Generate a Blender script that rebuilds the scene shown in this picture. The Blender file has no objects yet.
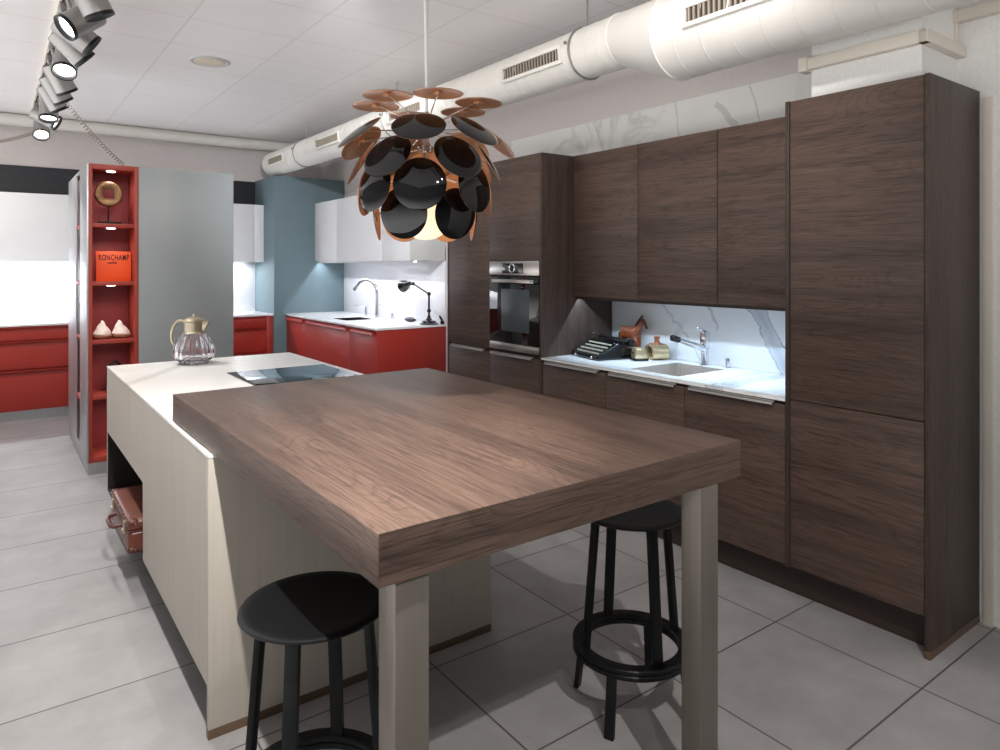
import bpy, bmesh, math, random
from mathutils import Vector, Matrix
R = math.radians
PI = math.pi
random.seed(7)
scene = bpy.context.scene
COL = scene.collection

# ------------------------------------------------------------------ materials
def srgb(r, g, b):
    def f(c):
        c /= 255.0
        return c / 12.92 if c <= 0.04045 else ((c + 0.055) / 1.055) ** 2.4
    return (f(r), f(g), f(b), 1.0)

class NT:
    def __init__(self, name):
        self.m = bpy.data.materials.new(name)
        self.m.use_nodes = True
        self.t = self.m.node_tree
        self.b = self.t.nodes['Principled BSDF']
    def n(self, typ, **kw):
        nd = self.t.nodes.new(typ)
        for k, v in kw.items():
            if k in nd.inputs: nd.inputs[k].default_value = v
            else: setattr(nd, k, v)
        return nd
    def l(self, a, b): self.t.links.new(a, b)
    def coords(self, scale=(1, 1, 1), rot=(0, 0, 0), loc=(0, 0, 0), jitter=False):
        tc = self.n('ShaderNodeTexCoord')
        mp = self.n('ShaderNodeMapping')
        mp.inputs['Scale'].default_value = scale
        mp.inputs['Rotation'].default_value = rot
        mp.inputs['Location'].default_value = loc
        if jitter:
            oi = self.n('ShaderNodeObjectInfo')
            mu = self.n('ShaderNodeVectorMath', operation='SCALE')
            mu.inputs[0].default_value = (17.3, 11.7, 23.1)
            self.l(oi.outputs['Random'], mu.inputs['Scale'])
            ad = self.n('ShaderNodeVectorMath', operation='ADD')
            self.l(tc.outputs['Object'], ad.inputs[0]); self.l(mu.outputs[0], ad.inputs[1])
            self.l(ad.outputs[0], mp.inputs['Vector'])
        else:
            self.l(tc.outputs['Object'], mp.inputs['Vector'])
        return mp.outputs['Vector']
    def ramp(self, fac, stops):
        r = self.n('ShaderNodeValToRGB')
        e = r.color_ramp.elements
        while len(e) < len(stops): e.new(0.5)
        for i, (p, c) in enumerate(stops):
            e[i].position = p; e[i].color = c
        self.l(fac, r.inputs['Fac'])
        return r.outputs['Color']
    def mix(self, fac, a, b, mode='MIX'):
        m = self.n('ShaderNodeMix', data_type='RGBA', blend_type=mode)
        for sock, val in ((m.inputs[0], fac), (m.inputs[6], a), (m.inputs[7], b)):
            if hasattr(val, 'is_linked') or hasattr(val, 'links'): self.l(val, sock)
            else: sock.default_value = val
        return m.outputs[2]

def plain(name, col, rough=0.5, metal=0.0, noise=0.06, nscale=6.0, spec=0.5, coat=0.0, emit=None, estr=0.0):
    k = NT(name)
    v = k.coords((nscale,) * 3)
    nz = k.n('ShaderNodeTexNoise', Scale=1.0, Detail=4.0)
    k.l(v, nz.inputs['Vector'])
    lo = tuple(max(0, c * (1 - noise)) for c in col[:3]) + (1,)
    hi = tuple(min(1, c * (1 + noise)) for c in col[:3]) + (1,)
    k.l(k.ramp(nz.outputs['Fac'], [(0.3, lo), (0.7, hi)]), k.b.inputs['Base Color'])
    k.b.inputs['Roughness'].default_value = rough
    k.b.inputs['Metallic'].default_value = metal
    k.b.inputs['Specular IOR Level'].default_value = spec
    k.b.inputs['Coat Weight'].default_value = coat
    if emit:
        k.b.inputs['Emission Color'].default_value = emit
        k.b.inputs['Emission Strength'].default_value = estr
    return k.m

def brushed(name, col, axis, rough=0.3, metal=1.0, amt=0.12, freq=180):
    k = NT(name)
    s = [freq] * 3; s['xyz'.index(axis)] = 2.0
    v = k.coords(tuple(s))
    nz = k.n('ShaderNodeTexNoise', Scale=1.0, Detail=3.0)
    k.l(v, nz.inputs['Vector'])
    lo = tuple(c * (1 - amt) for c in col[:3]) + (1,)
    hi = tuple(min(1, c * (1 + amt)) for c in col[:3]) + (1,)
    k.l(k.ramp(nz.outputs['Fac'], [(0.3, lo), (0.7, hi)]), k.b.inputs['Base Color'])
    k.b.inputs['Metallic'].default_value = metal
    k.b.inputs['Roughness'].default_value = rough
    return k.m

def wood(name, axis, tone=1.0, rough=0.45, warm=1.0):
    k = NT(name)
    ai = 'xyz'.index(axis)
    def sc(across, along):
        s = [across] * 3; s[ai] = along
        return tuple(s)
    def c(r, g, b):
        q = srgb(r, g, b)
        return (q[0] * tone * warm, q[1] * tone, q[2] * tone / warm, 1)
    # broad tone bands
    v1 = k.coords(sc(9.0, 0.45), jitter=True)
    n1 = k.n('ShaderNodeTexNoise', Scale=1.0, Detail=6.0, Roughness=0.62, Distortion=0.5)
    k.l(v1, n1.inputs['Vector'])
    base = k.ramp(n1.outputs['Fac'], [(0.28, c(78, 63, 56)), (0.44, c(92, 75, 67)), (0.56, c(107, 88, 78)), (0.66, c(97, 79, 70)), (0.8, c(80, 66, 59))])
    # streaks
    v4 = k.coords(sc(70.0, 1.6), jitter=True)
    n4 = k.n('ShaderNodeTexNoise', Scale=1.0, Detail=4.0, Roughness=0.6, Distortion=0.3)
    k.l(v4, n4.inputs['Vector'])
    st = k.ramp(n4.outputs['Fac'], [(0.32, (0.76, 0.74, 0.73, 1)), (0.5, (0.97, 0.97, 0.97, 1)), (0.7, (1.08, 1.08, 1.08, 1))])
    base = k.mix(0.8, base, st, 'MULTIPLY')
    # cathedral figure: contour lines of a stretched noise
    v2 = k.coords(sc(5.0, 0.8), jitter=True)
    n2 = k.n('ShaderNodeTexNoise', Scale=1.0, Detail=2.0, Roughness=0.4, Distortion=0.5)
    k.l(v2, n2.inputs['Vector'])
    mu = k.n('ShaderNodeMath', operation='MULTIPLY'); mu.inputs[1].default_value = 30.0
    k.l(n2.outputs['Fac'], mu.inputs[0])
    fr = k.n('ShaderNodeMath', operation='FRACT'); k.l(mu.outputs[0], fr.inputs[0])
    lines = k.ramp(fr.outputs[0], [(0.0, (1, 1, 1, 1)), (0.6, (0.95, 0.95, 0.95, 1)), (0.88, (0.6, 0.58, 0.57, 1)), (1.0, (0.97, 0.97, 0.97, 1))])
    col = k.mix(0.55, base, lines, 'MULTIPLY')
    # fine pores
    v3 = k.coords(sc(240.0, 6.0), jitter=True)
    n3 = k.n('ShaderNodeTexNoise', Scale=1.0, Detail=3.0, Roughness=0.65)
    k.l(v3, n3.inputs['Vector'])
    pores = k.ramp(n3.outputs['Fac'], [(0.36, (0.45, 0.43, 0.42, 1)), (0.5, (1, 1, 1, 1)), (0.7, (1.1, 1.1, 1.1, 1))])
    col = k.mix(0.8, col, pores, 'MULTIPLY')
    k.l(col, k.b.inputs['Base Color'])
    k.b.inputs['Roughness'].default_value = rough
    k.b.inputs['Specular IOR Level'].default_value = 0.4
    bp = k.n('ShaderNodeBump', Strength=0.25, Distance=0.002)
    k.l(n3.outputs['Fac'], bp.inputs['Height'])
    k.l(bp.outputs[0], k.b.inputs['Normal'])
    return k.m

def marble(name, base=(232, 232, 232), vein=(150, 155, 162), rough=0.25, scale=1.0, amt=0.8, bold=()):
    k = NT(name)
    v = k.coords((scale, scale, scale), rot=(0.5, 0.35, 0.4))
    n0 = k.n('ShaderNodeTexNoise', Scale=1.3, Detail=6.0, Roughness=0.6, Distortion=1.2)
    k.l(v, n0.inputs['Vector'])
    sub = k.n('ShaderNodeMath', operation='SUBTRACT'); sub.inputs[1].default_value = 0.5
    k.l(n0.outputs['Fac'], sub.inputs[0])
    ab = k.n('ShaderNodeMath', operation='ABSOLUTE'); k.l(sub.outputs[0], ab.inputs[0])
    veins = k.ramp(ab.outputs[0], [(0.0, (1, 1, 1, 1)), (0.012, (0.55, 0.55, 0.55, 1)), (0.05, (0, 0, 0, 1))])
    n1 = k.n('ShaderNodeTexNoise', Scale=0.9, Detail=3.0)
    v2 = k.coords((scale, scale, scale), loc=(3.1, 1.7, 2.2))
    k.l(v2, n1.inputs['Vector'])
    mask = k.ramp(n1.outputs['Fac'], [(0.47, (0, 0, 0, 1)), (0.62, (1, 1, 1, 1))])
    m = k.n('ShaderNodeMath', operation='MULTIPLY'); k.l(veins, m.inputs[0]); k.l(mask, m.inputs[1])
    m2 = k.n('ShaderNodeMath', operation='MULTIPLY'); k.l(m.outputs[0], m2.inputs[0]); m2.inputs[1].default_value = amt
    colr = k.mix(m2.outputs[0], srgb(*base), srgb(*vein))
    tc = k.n('ShaderNodeTexCoord'); sp = k.n('ShaderNodeSeparateXYZ'); k.l(tc.outputs['Object'], sp.inputs[0])
    nb_ = k.n('ShaderNodeTexNoise', Scale=5.0, Detail=5.0, Roughness=0.6); k.l(tc.outputs['Object'], nb_.inputs['Vector'])
    def math_(op, a, b):
        m_ = k.n('ShaderNodeMath', operation=op)
        for i_, q_ in enumerate((a, b)):
            if hasattr(q_, 'links'): k.l(q_, m_.inputs[i_])
            else: m_.inputs[i_].default_value = q_
        return m_.outputs[0]
    for (ax, ay, p, q, wid, wob, st, lim) in bold:
        dx, dy = q[0] - p[0], q[1] - p[1]; L_ = math.hypot(dx, dy); dx /= L_; dy /= L_
        u_ = math_('SUBTRACT', sp.outputs[ax], p[0]); v_ = math_('SUBTRACT', sp.outputs[ay], p[1])
        dist = math_('SUBTRACT', math_('MULTIPLY', u_, dy), math_('MULTIPLY', v_, dx))
        al = math_('ADD', math_('MULTIPLY', u_, dx), math_('MULTIPLY', v_, dy))
        dist = math_('ADD', dist, math_('MULTIPLY', math_('SUBTRACT', nb_.outputs['Fac'], 0.5), wob))
        f_ = k.ramp(math_('DIVIDE', math_('ABSOLUTE', dist, 0.0), wid), [(0.0, (0.55,) * 3 + (1,)), (0.8, (0.35,) * 3 + (1,)), (0.9, (1, 1, 1, 1)), (1.0, (0, 0, 0, 1))])
        inb = math_('MULTIPLY', math_('GREATER_THAN', al, -lim * L_), math_('LESS_THAN', al, L_ * (1 + lim)))
        colr = k.mix(math_('MULTIPLY', math_('MULTIPLY', f_, inb), st), colr, srgb(*vein))
    k.l(colr, k.b.inputs['Base Color'])
    k.b.inputs['Roughness'].default_value = rough
    return k.m

def tiles(name, base, grout, x0, dx, y0, dy, gw, rough, var=0.05, ns=2.5):
    k = NT(name)
    tc = k.n('ShaderNodeTexCoord')
    sp = k.n('ShaderNodeSeparateXYZ'); k.l(tc.outputs['Object'], sp.inputs[0])
    outs = []; cells = []
    for ax, o, d in (('X', x0, dx), ('Y', y0, dy)):
        s = k.n('ShaderNodeMath', operation='SUBTRACT'); k.l(sp.outputs[ax], s.inputs[0]); s.inputs[1].default_value = o
        dv = k.n('ShaderNodeMath', operation='DIVIDE'); k.l(s.outputs[0], dv.inputs[0]); dv.inputs[1].default_value = d
        fl = k.n('ShaderNodeMath', operation='FLOOR'); k.l(dv.outputs[0], fl.inputs[0]); cells.append(fl)
        ad = k.n('ShaderNodeMath', operation='ADD'); k.l(dv.outputs[0], ad.inputs[0]); ad.inputs[1].default_value = 0.5
        fr = k.n('ShaderNodeMath', operation='FRACT'); k.l(ad.outputs[0], fr.inputs[0])
        su = k.n('ShaderNodeMath', operation='SUBTRACT'); k.l(fr.outputs[0], su.inputs[0]); su.inputs[1].default_value = 0.5
        ab = k.n('ShaderNodeMath', operation='ABSOLUTE'); k.l(su.outputs[0], ab.inputs[0])
        lt = k.n('ShaderNodeMath', operation='LESS_THAN'); k.l(ab.outputs[0], lt.inputs[0]); lt.inputs[1].default_value = gw / d / 2
        outs.append(lt.outputs[0])
    mx = k.n('ShaderNodeMath', operation='MAXIMUM'); k.l(outs[0], mx.inputs[0]); k.l(outs[1], mx.inputs[1])
    nz = k.n('ShaderNodeTexNoise', Scale=ns, Detail=8.0, Roughness=0.65)
    k.l(tc.outputs['Object'], nz.inputs['Vector'])
    b = srgb(*base)
    lo = tuple(c * (1 - var * 2) for c in b[:3]) + (1,); hi = tuple(min(1, c * (1 + var * 2)) for c in b[:3]) + (1,)
    tilec = k.ramp(nz.outputs['Fac'], [(0.3, lo), (0.7, hi)])
    cv = k.n('ShaderNodeCombineXYZ'); k.l(cells[0].outputs[0], cv.inputs[0]); k.l(cells[1].outputs[0], cv.inputs[1])
    wn = k.n('ShaderNodeTexWhiteNoise'); k.l(cv.outputs[0], wn.inputs['Vector'])
    tone = k.ramp(wn.outputs['Value'], [(0, (1 - var,) * 3 + (1,)), (1, (1, 1, 1, 1))])
    tilec = k.mix(1.0, tilec, tone, 'MULTIPLY')
    k.l(k.mix(mx.outputs[0], tilec, srgb(*grout)), k.b.inputs['Base Color'])
    k.b.inputs['Roughness'].default_value = rough
    bp = k.n('ShaderNodeBump', Strength=0.4, Distance=0.002, invert=True)
    k.l(mx.outputs[0], bp.inputs['Height']); k.l(bp.outputs[0], k.b.inputs['Normal'])
    return k.m

def glassy(name, col=(1, 1, 1, 1), rough=0.0, ior=1.5):
    k = NT(name)
    k.b.inputs['Base Color'].default_value = col
    k.b.inputs['Transmission Weight'].default_value = 1.0
    k.b.inputs['Roughness'].default_value = rough
    k.b.inputs['IOR'].default_value = ior
    return k.m

M = {}
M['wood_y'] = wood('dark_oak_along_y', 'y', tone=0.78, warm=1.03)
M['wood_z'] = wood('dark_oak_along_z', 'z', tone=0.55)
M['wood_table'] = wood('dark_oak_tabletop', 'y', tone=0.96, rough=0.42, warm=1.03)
M['wood_x_shade'] = wood('dark_oak_along_x_shade', 'x', tone=0.6)  # table end face: tone lowered to stand for shade on that side
M['plinth'] = plain('dark_plinth', srgb(58, 46, 41), 0.5)
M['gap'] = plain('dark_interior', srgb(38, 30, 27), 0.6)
M['beige'] = brushed('beige_cement_panel', srgb(186, 179, 168), 'z', rough=0.5, metal=0.0, amt=0.05, freq=40)
M['beige_edge'] = plain('beige_edge', srgb(205, 200, 190), 0.5)
M['bronze_strip'] = plain('bronze_base_strip', srgb(120, 100, 82), 0.35, 0.6)
M['marble_top'] = marble('island_marble', (243, 242, 238), (165, 165, 165), 0.3, 0.8, 0.75, (('X', 'Y', (-.535, .43), (-.15, 1.0), .03, .08, .7, .1), ('X', 'Y', (-.5, -.3), (-.2, -.2), .008, .1, .5, .3)))
M['marble'] = marble('kitchen_marble', (232, 234, 236), (108, 124, 146), 0.22, 0.9, 0.8, (('Y', 'Z', (2.33, 1.29), (2.10, .90), .05, .16, .8, .3), ('X', 'Y', (2.97, 2.15), (3.45, 2.25), .05, .22, .6, .05), ('Y', 'Z', (3.0, 1.29), (2.75, 1.0), .008, .2, .6, .3), ('Y', 'Z', (2.62, 1.29), (2.57, 1.12), .008, .15, .7, .1)))
M['marble_wall'] = marble('marble_cladding', (238, 238, 234), (140, 142, 142), 0.3, 1.1, 0.35, (('Y', 'Z', (2.56, 2.45), (2.40, 2.30), .02, .08, .7, .1), ('Y', 'Z', (2.87, 2.53), (2.84, 2.28), .006, .06, .6, .2), ('Y', 'Z', (2.32, 2.5), (2.25, 2.3), .006, .06, .6, .2), ('Y', 'Z', (3.6, 2.5), (3.5, 2.28), .006, .08, .5, .2)))
M['white'] = plain('white_lacquer', srgb(236, 236, 238), 0.45, noise=0.01)
M['white_grey'] = plain('pale_grey_lacquer', srgb(205, 206, 204), 0.4, noise=0.02)
M['counter'] = plain('white_quartz', srgb(238, 238, 240), 0.2, noise=0.015)
M['splash'] = plain('white_glass_splash', srgb(236, 237, 242), 0.12, noise=0.01)
M['red'] = plain('red_lacquer', srgb(162, 46, 36), 0.42, noise=0.05, nscale=4)
M['red_in'] = plain('red_shelf', srgb(146, 52, 50), 0.5, noise=0.05)
M['red_edge'] = plain('red_orange_edge', srgb(156, 56, 42), 0.45, noise=0.04)
M['grey_panel'] = plain('grey_panel', srgb(144, 150, 151), 0.38, noise=0.02)
M['teal'] = plain('teal_paint', srgb(104, 124, 132), 0.6, noise=0.03)
M['charcoal'] = plain('charcoal_panel', srgb(46, 48, 52), 0.6, noise=0.12, nscale=20)
M['alu'] = brushed('brushed_aluminium', srgb(192, 194, 196), 'z', 0.42)
M['steel_y'] = brushed('brushed_steel', srgb(190, 186, 182), 'y', 0.28)
M['pull'] = brushed('steel_pull', srgb(206, 202, 198), 'y', 0.4, 0.45)
M['leg'] = brushed('table_leg_steel', srgb(128, 122, 114), 'z', 0.42, 0.7, 0.05)
M['chrome'] = plain('chrome', srgb(225, 226, 230), 0.08, 1.0, noise=0.01)
M['sink'] = brushed('sink_steel', srgb(196, 188, 182), 'z', 0.5, 0.6)
M['black_metal'] = plain('black_powder_coat', srgb(15, 16, 18), 0.42, noise=0.05, spec=0.3)
M['black_gloss'] = plain('black_gloss', srgb(12, 12, 14), 0.08, noise=0.02, coat=0.5)
M['black_glass'] = plain('black_glass', srgb(8, 9, 10), 0.03, noise=0.01, spec=0.9)
M['oven_window'] = plain('oven_window', srgb(66, 74, 78), 0.35, noise=0.04)
M['disc_black'] = plain('black_glossy_disc', srgb(8, 8, 9), 0.04, noise=0.02, spec=0.4)
M['copper'] = plain('copper_disc_lining', srgb(216, 162, 122), 0.32, 0.55, noise=0.08, nscale=15)
M['globe'] = plain('opal_globe', srgb(250, 236, 208), 0.3, noise=0.01, emit=(1.0, 0.82, 0.55, 1), estr=1.0)
M['wall'] = plain('plaster_wall', srgb(214, 207, 204), 0.8, noise=0.03, nscale=40)
M['wall_white'] = plain('white_plaster', srgb(232, 231, 228), 0.8, noise=0.04, nscale=60)
M['duct'] = plain('white_painted_duct', srgb(232, 229, 222), 0.3, noise=0.02)
M['trunk'] = plain('cream_trunking', srgb(222, 214, 202), 0.5, noise=0.02)
M['grille_dark'] = plain('grille_void', srgb(60, 54, 48), 0.6)
M['grille_slat'] = plain('grille_slat', srgb(176, 166, 150), 0.45, 0.3)
M['spot'] = plain('satin_silver_spot', srgb(152, 150, 148), 0.38, 0.65, noise=0.03)
M['lens'] = plain('lit_lens', srgb(255, 255, 250), 0.3, noise=0.0, emit=(1, 0.98, 0.95, 1), estr=9.0)
M['puck'] = plain('lit_puck', srgb(255, 255, 255), 0.3, noise=0.0, emit=(0.95, 0.95, 1, 1), estr=6.0)
M['led'] = plain('lit_led_strip', srgb(255, 255, 255), 0.3, noise=0.0, emit=(0.9, 0.94, 1, 1), estr=3.0)
M['cord'] = plain('white_cable', srgb(238, 238, 236), 0.5, noise=0.01)
M['cable_beige'] = plain('beige_coiled_cable', srgb(150, 136, 124), 0.5)
M['leather'] = plain('brown_leather', srgb(102, 52, 37), 0.35, noise=0.25, nscale=14)
M['leather_dark'] = plain('dark_leather_edge', srgb(84, 40, 28), 0.4, noise=0.2, nscale=14)
M['brass'] = plain('brass', srgb(184, 172, 150), 0.3, 0.9, noise=0.06, nscale=20)
M['bronze'] = plain('hammered_bronze', srgb(130, 98, 68), 0.38, 0.7, noise=0.3, nscale=40)
M['horse'] = plain('chestnut_glaze', srgb(124, 62, 32), 0.3, noise=0.2, nscale=18, coat=0.4)
M['horse_dark'] = plain('dark_mane', srgb(46, 30, 24), 0.4)
M['knob_wood'] = plain('turned_wood', srgb(132, 76, 48), 0.4, noise=0.2, nscale=30)
M['gold'] = plain('pale_gold', srgb(214, 196, 160), 0.3, 0.8, noise=0.05)
M['orange'] = plain('orange_cover', srgb(250, 92, 36), 0.45, noise=0.02)
M['ink'] = plain('dark_print', srgb(70, 22, 16), 0.6)
M['paper'] = plain('paper_block', srgb(236, 226, 212), 0.7)
M['shell'] = plain('white_shell', srgb(232, 218, 206), 0.5, noise=0.12, nscale=30)
M['shell_brown'] = plain('brown_shell_base', srgb(150, 104, 78), 0.5, noise=0.2, nscale=30)
M['key'] = plain('pale_key', srgb(172, 168, 154), 0.4)
M['glass'] = glassy('cut_glass', (0.98, 0.98, 1, 1))
M['blue_grey'] = plain('blue_grey_plastic', srgb(62, 68, 92), 0.3)
M['ceiling_disc'] = plain('cream_ceiling_disc', srgb(214, 205, 188), 0.6, noise=0.02)
M['floor'] = tiles('grey_floor_tiles', (156, 154, 154), (88, 84, 82), 0.012, 0.6595, 0.511, 0.5665, 0.007, 0.5, 0.085)
M['ceiling'] = tiles('white_ceiling_panels', (240, 237, 236), (216, 210, 206), 0.325, 0.675, 0.565, 0.582, 0.007, 0.45, 0.015, 0.7)

# ------------------------------------------------------------------ builders
class MB:
    def __init__(self):
        self.bm = bmesh.new(); self.mats = []; self.cur = 0
    def mat(self, m):
        if m not in self.mats: self.mats.append(m)
        self.cur = self.mats.index(m); return self
    def _add(self, tmp, mtx=None):
        if mtx is not None: bmesh.ops.transform(tmp, matrix=mtx, verts=tmp.verts)
        bmesh.ops.recalc_face_normals(tmp, faces=tmp.faces)
        for f in tmp.faces: f.material_index = self.cur
        me = bpy.data.meshes.new('t'); tmp.to_mesh(me); tmp.free()
        self.bm.from_mesh(me); bpy.data.meshes.remove(me)
        return self
    def box(self, x0, x1, y0, y1, z0, z1, bev=0.0, seg=2, mtx=None):
        t = bmesh.new(); bmesh.ops.create_cube(t, size=1)
        bmesh.ops.scale(t, vec=(abs(x1 - x0), abs(y1 - y0), abs(z1 - z0)), verts=t.verts)
        if bev: bmesh.ops.bevel(t, geom=t.edges[:], offset=bev, segments=seg, profile=0.5, affect='EDGES')
        bmesh.ops.translate(t, vec=((x0 + x1) / 2, (y0 + y1) / 2, (z0 + z1) / 2), verts=t.verts)
        return self._add(t, mtx)
    def cyl(self, p0, p1, r0, r1=None, n=24, caps=True, bev=0.0):
        p0 = Vector(p0); p1 = Vector(p1); r1 = r0 if r1 is None else r1
        d = p1 - p0; t = bmesh.new()
        bmesh.ops.create_cone(t, cap_ends=caps, cap_tris=False, segments=n, radius1=r0, radius2=r1, depth=d.length)
        if bev:
            es = [e for e in t.edges if all(abs(abs(v.co.z) - d.length / 2) < 1e-6 for v in e.verts)]
            bmesh.ops.bevel(t, geom=es, offset=bev, segments=3, profile=0.5, affect='EDGES')
        q = Vector((0, 0, 1)).rotation_difference(d.normalized())
        return self._add(t, Matrix.Translation((p0 + p1) / 2) @ q.to_matrix().to_4x4())
    def lathe(self, prof, n=32, mtx=None, closed=False):
        t = bmesh.new(); rings = []
        for r, z in prof:
            if r < 1e-6: rings.append([t.verts.new((0, 0, z))])
            else: rings.append([t.verts.new((r * math.cos(2 * PI * i / n), r * math.sin(2 * PI * i / n), z)) for i in range(n)])
        prs = list(zip(rings, rings[1:]))
        if closed: prs.append((rings[-1], rings[0]))
        for a, b in prs:
            for i in range(n):
                j = (i + 1) % n
                if len(a) == 1 and len(b) == 1: continue
                if len(a) == 1: t.faces.new((a[0], b[i], b[j]))
                elif len(b) == 1: t.faces.new((a[i], a[j], b[0]))
                else: t.faces.new((a[i], a[j], b[j], b[i]))
        return self._add(t, mtx)
    def torus(self, c, R_, r, axis=(0, 0, 1), n=40, m=10):
        prof = [(R_ + r * math.cos(2 * PI * i / m), r * math.sin(2 * PI * i / m)) for i in range(m)]
        q = Vector((0, 0, 1)).rotation_difference(Vector(axis).normalized())
        return self.lathe(prof, n, Matrix.Translation(c) @ q.to_matrix().to_4x4(), closed=True)
    def sphere(self, c, r, n=20, sc=(1, 1, 1), mtx=None):
        t = bmesh.new(); bmesh.ops.create_uvsphere(t, u_segments=n, v_segments=max(8, n * 2 // 3), radius=r)
        bmesh.ops.scale(t, vec=sc, verts=t.verts)
        if mtx is not None: bmesh.ops.transform(t, matrix=mtx, verts=t.verts)
        bmesh.ops.translate(t, vec=c, verts=t.verts)
        return self._add(t)
    def tube(self, pts, r, n=10, caps=True):
        pts = [Vector(p) for p in pts]; rs = r if isinstance(r, (list, tuple)) else [r] * len(pts)
        t = bmesh.new(); rings = []; up = None
        for i, p in enumerate(pts):
            d = (pts[min(i + 1, len(pts) - 1)] - pts[max(i - 1, 0)]).normalized()
            if up is None:
                up = Vector((0, 0, 1)) if abs(d.z) < 0.9 else Vector((1, 0, 0))
            up = (up - d * up.dot(d)).normalized(); s = d.cross(up)
            rings.append([t.verts.new(p + (up * math.cos(2 * PI * k / n) + s * math.sin(2 * PI * k / n)) * rs[i]) for k in range(n)])
        for a, b in zip(rings, rings[1:]):
            for k in range(n): t.faces.new((a[k], a[(k + 1) % n], b[(k + 1) % n], b[k]))
        if caps: t.faces.new(rings[0]); t.faces.new(rings[-1])
        return self._add(t)
    def prism(self, poly, vec, mtx=None, bev=0.0):
        t = bmesh.new(); vec = Vector(vec)
        f = t.faces.new([t.verts.new(p) for p in poly])
        r = bmesh.ops.extrude_face_region(t, geom=[f])
        bmesh.ops.translate(t, vec=vec, verts=[g for g in r['geom'] if isinstance(g, bmesh.types.BMVert)])
        if bev: bmesh.ops.bevel(t, geom=t.edges[:], offset=bev, segments=2, profile=0.5, affect='EDGES')
        return self._add(t, mtx)
    def build(self, name, mat=None, parent=None, smooth=35):
        me = bpy.data.meshes.new(name)
        if parent is not None:
            wl = parent.get('_w')
            off = Vector(wl) if wl is not None else Vector((0, 0, 0))
            bmesh.ops.translate(self.bm, vec=-off, verts=self.bm.verts)
        self.bm.to_mesh(me); self.bm.free()
        for p in me.polygons: p.use_smooth = True
        me.set_sharp_from_angle(angle=R(smooth))
        mats = self.mats if self.mats else [mat]
        for m in mats: me.materials.append(m)
        o = bpy.data.objects.new(name, me); COL.objects.link(o)
        if parent is not None:
            o.parent = parent
            if parent.get('_w') is not None: o['_w'] = list(parent['_w'])
        return o

def box(name, mat, x0, x1, y0, y1, z0, z1, parent=None, bev=0.0015):
    return MB().box(x0, x1, y0, y1, z0, z1, bev).build(name, mat, parent)

def tag(o, label, cat, group=None, kind=None):
    o['label'] = label; o['category'] = cat
    if group: o['group'] = group
    if kind: o['kind'] = kind
    return o
def thing(name, loc, label, cat, group=None):
    o = bpy.data.objects.new(name, None); COL.objects.link(o)
    o.empty_display_size = 0.05
    o.location = loc; o['_w'] = list(loc)
    return tag(o, label, cat, group)
def struct(o, label, cat):
    o['kind'] = 'structure'; o['label'] = label; o['category'] = cat
    return o

# ------------------------------------------------------------------ camera
F = 689.0
yaw = math.atan2(508, 689)
cam = bpy.data.cameras.new('camera'); co = bpy.data.objects.new('camera', cam); COL.objects.link(co)
co.location = (0, 0, 1.5)
co.rotation_euler = (R(90), 0, -yaw)
# camera forward: rotate so that +Y goes to the left vanishing point
fwd = Vector((508, 689, 0)).normalized()
co.rotation_euler = fwd.to_track_quat('-Z', 'Y').to_euler()
cam.sensor_fit = 'HORIZONTAL'; cam.sensor_width = 36.0
cam.lens = F / 1000.0 * 36.0
cam.shift_y = -0.110
cam.clip_start = 0.05; cam.clip_end = 60
scene.camera = co

# ------------------------------------------------------------------ room shell
ZC = 3.05
struct(MB().box(-1.9, 4.0, -1.6, 8.96, -0.1, 0).build('floor', M['floor']), 'grey floor laid with large square tiles', 'floor')
struct(MB().box(-1.9, 4.0, -1.6, 8.96, ZC, ZC + 0.1).build('ceiling', M['ceiling']), 'white panelled ceiling above the showroom', 'ceiling')
struct(MB().box(-1.9, 4.0, 8.76, 8.96, 0, ZC).build('wall_back', M['wall']), 'pale plaster wall behind the red kitchen', 'wall')
MB_w = MB().box(3.52, 3.75, 1.22, 8.76, 0, ZC)
struct(MB_w.build('wall_right', M['wall']), 'pale plaster wall behind the dark kitchen units', 'wall')
struct(MB().box(3.345, 3.75, -1.6, 1.2195, 0, ZC).build('wall_front', M['wall_white']), 'white plaster wall right of the tall cabinet', 'wall')
struct(box('trim_1', M['trunk'], 3.33, 3.345, 1.085, 1.12, 0, 2.2), 'narrow cream strip beside the tall cabinet', 'trim')
struct(MB().box(3.0, 3.519, 1.22, 1.681, 2.235, ZC - 0.002).build('column', M['wall_white']), 'white boxed column above the tall cabinet', 'column')
# teal partition block
struct(MB().box(2.645, 3.519, 8.02, 8.759, 0, 2.544, 0.002).build('wall_divider', M['teal']), 'teal partition block behind the red peninsula', 'wall')
# cladding strips
cl = MB().box(3.508, 3.519, 1.70, 4.60, 2.0, 2.54, 0.001).build('marble_cladding', M['marble_wall'])
tag(cl, 'strip of veined marble cladding above the dark wall cabinets', 'wall panel')
dc = MB().box(-1.9, 2.644, 8.74, 8.759, 1.9, 2.535, 0.001).build('charcoal_cladding', M['charcoal'])
tag(dc, 'charcoal panel above the white wall cabinets at the back', 'wall panel')
# ceiling pipe along the back wall
pp = MB().cyl((-1.9, 8.62, 2.985), (3.5, 8.62, 2.985), 0.062, n=20)
for px in (-1.2, -0.2, 1.0, 2.4): pp.cyl((px, 8.62, 2.985), (px + 0.05, 8.62, 2.985), 0.068, n=20)
tag(pp.build('ceiling_pipe', M['duct']), 'white pipe running along the top of the back wall', 'pipe')
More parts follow.
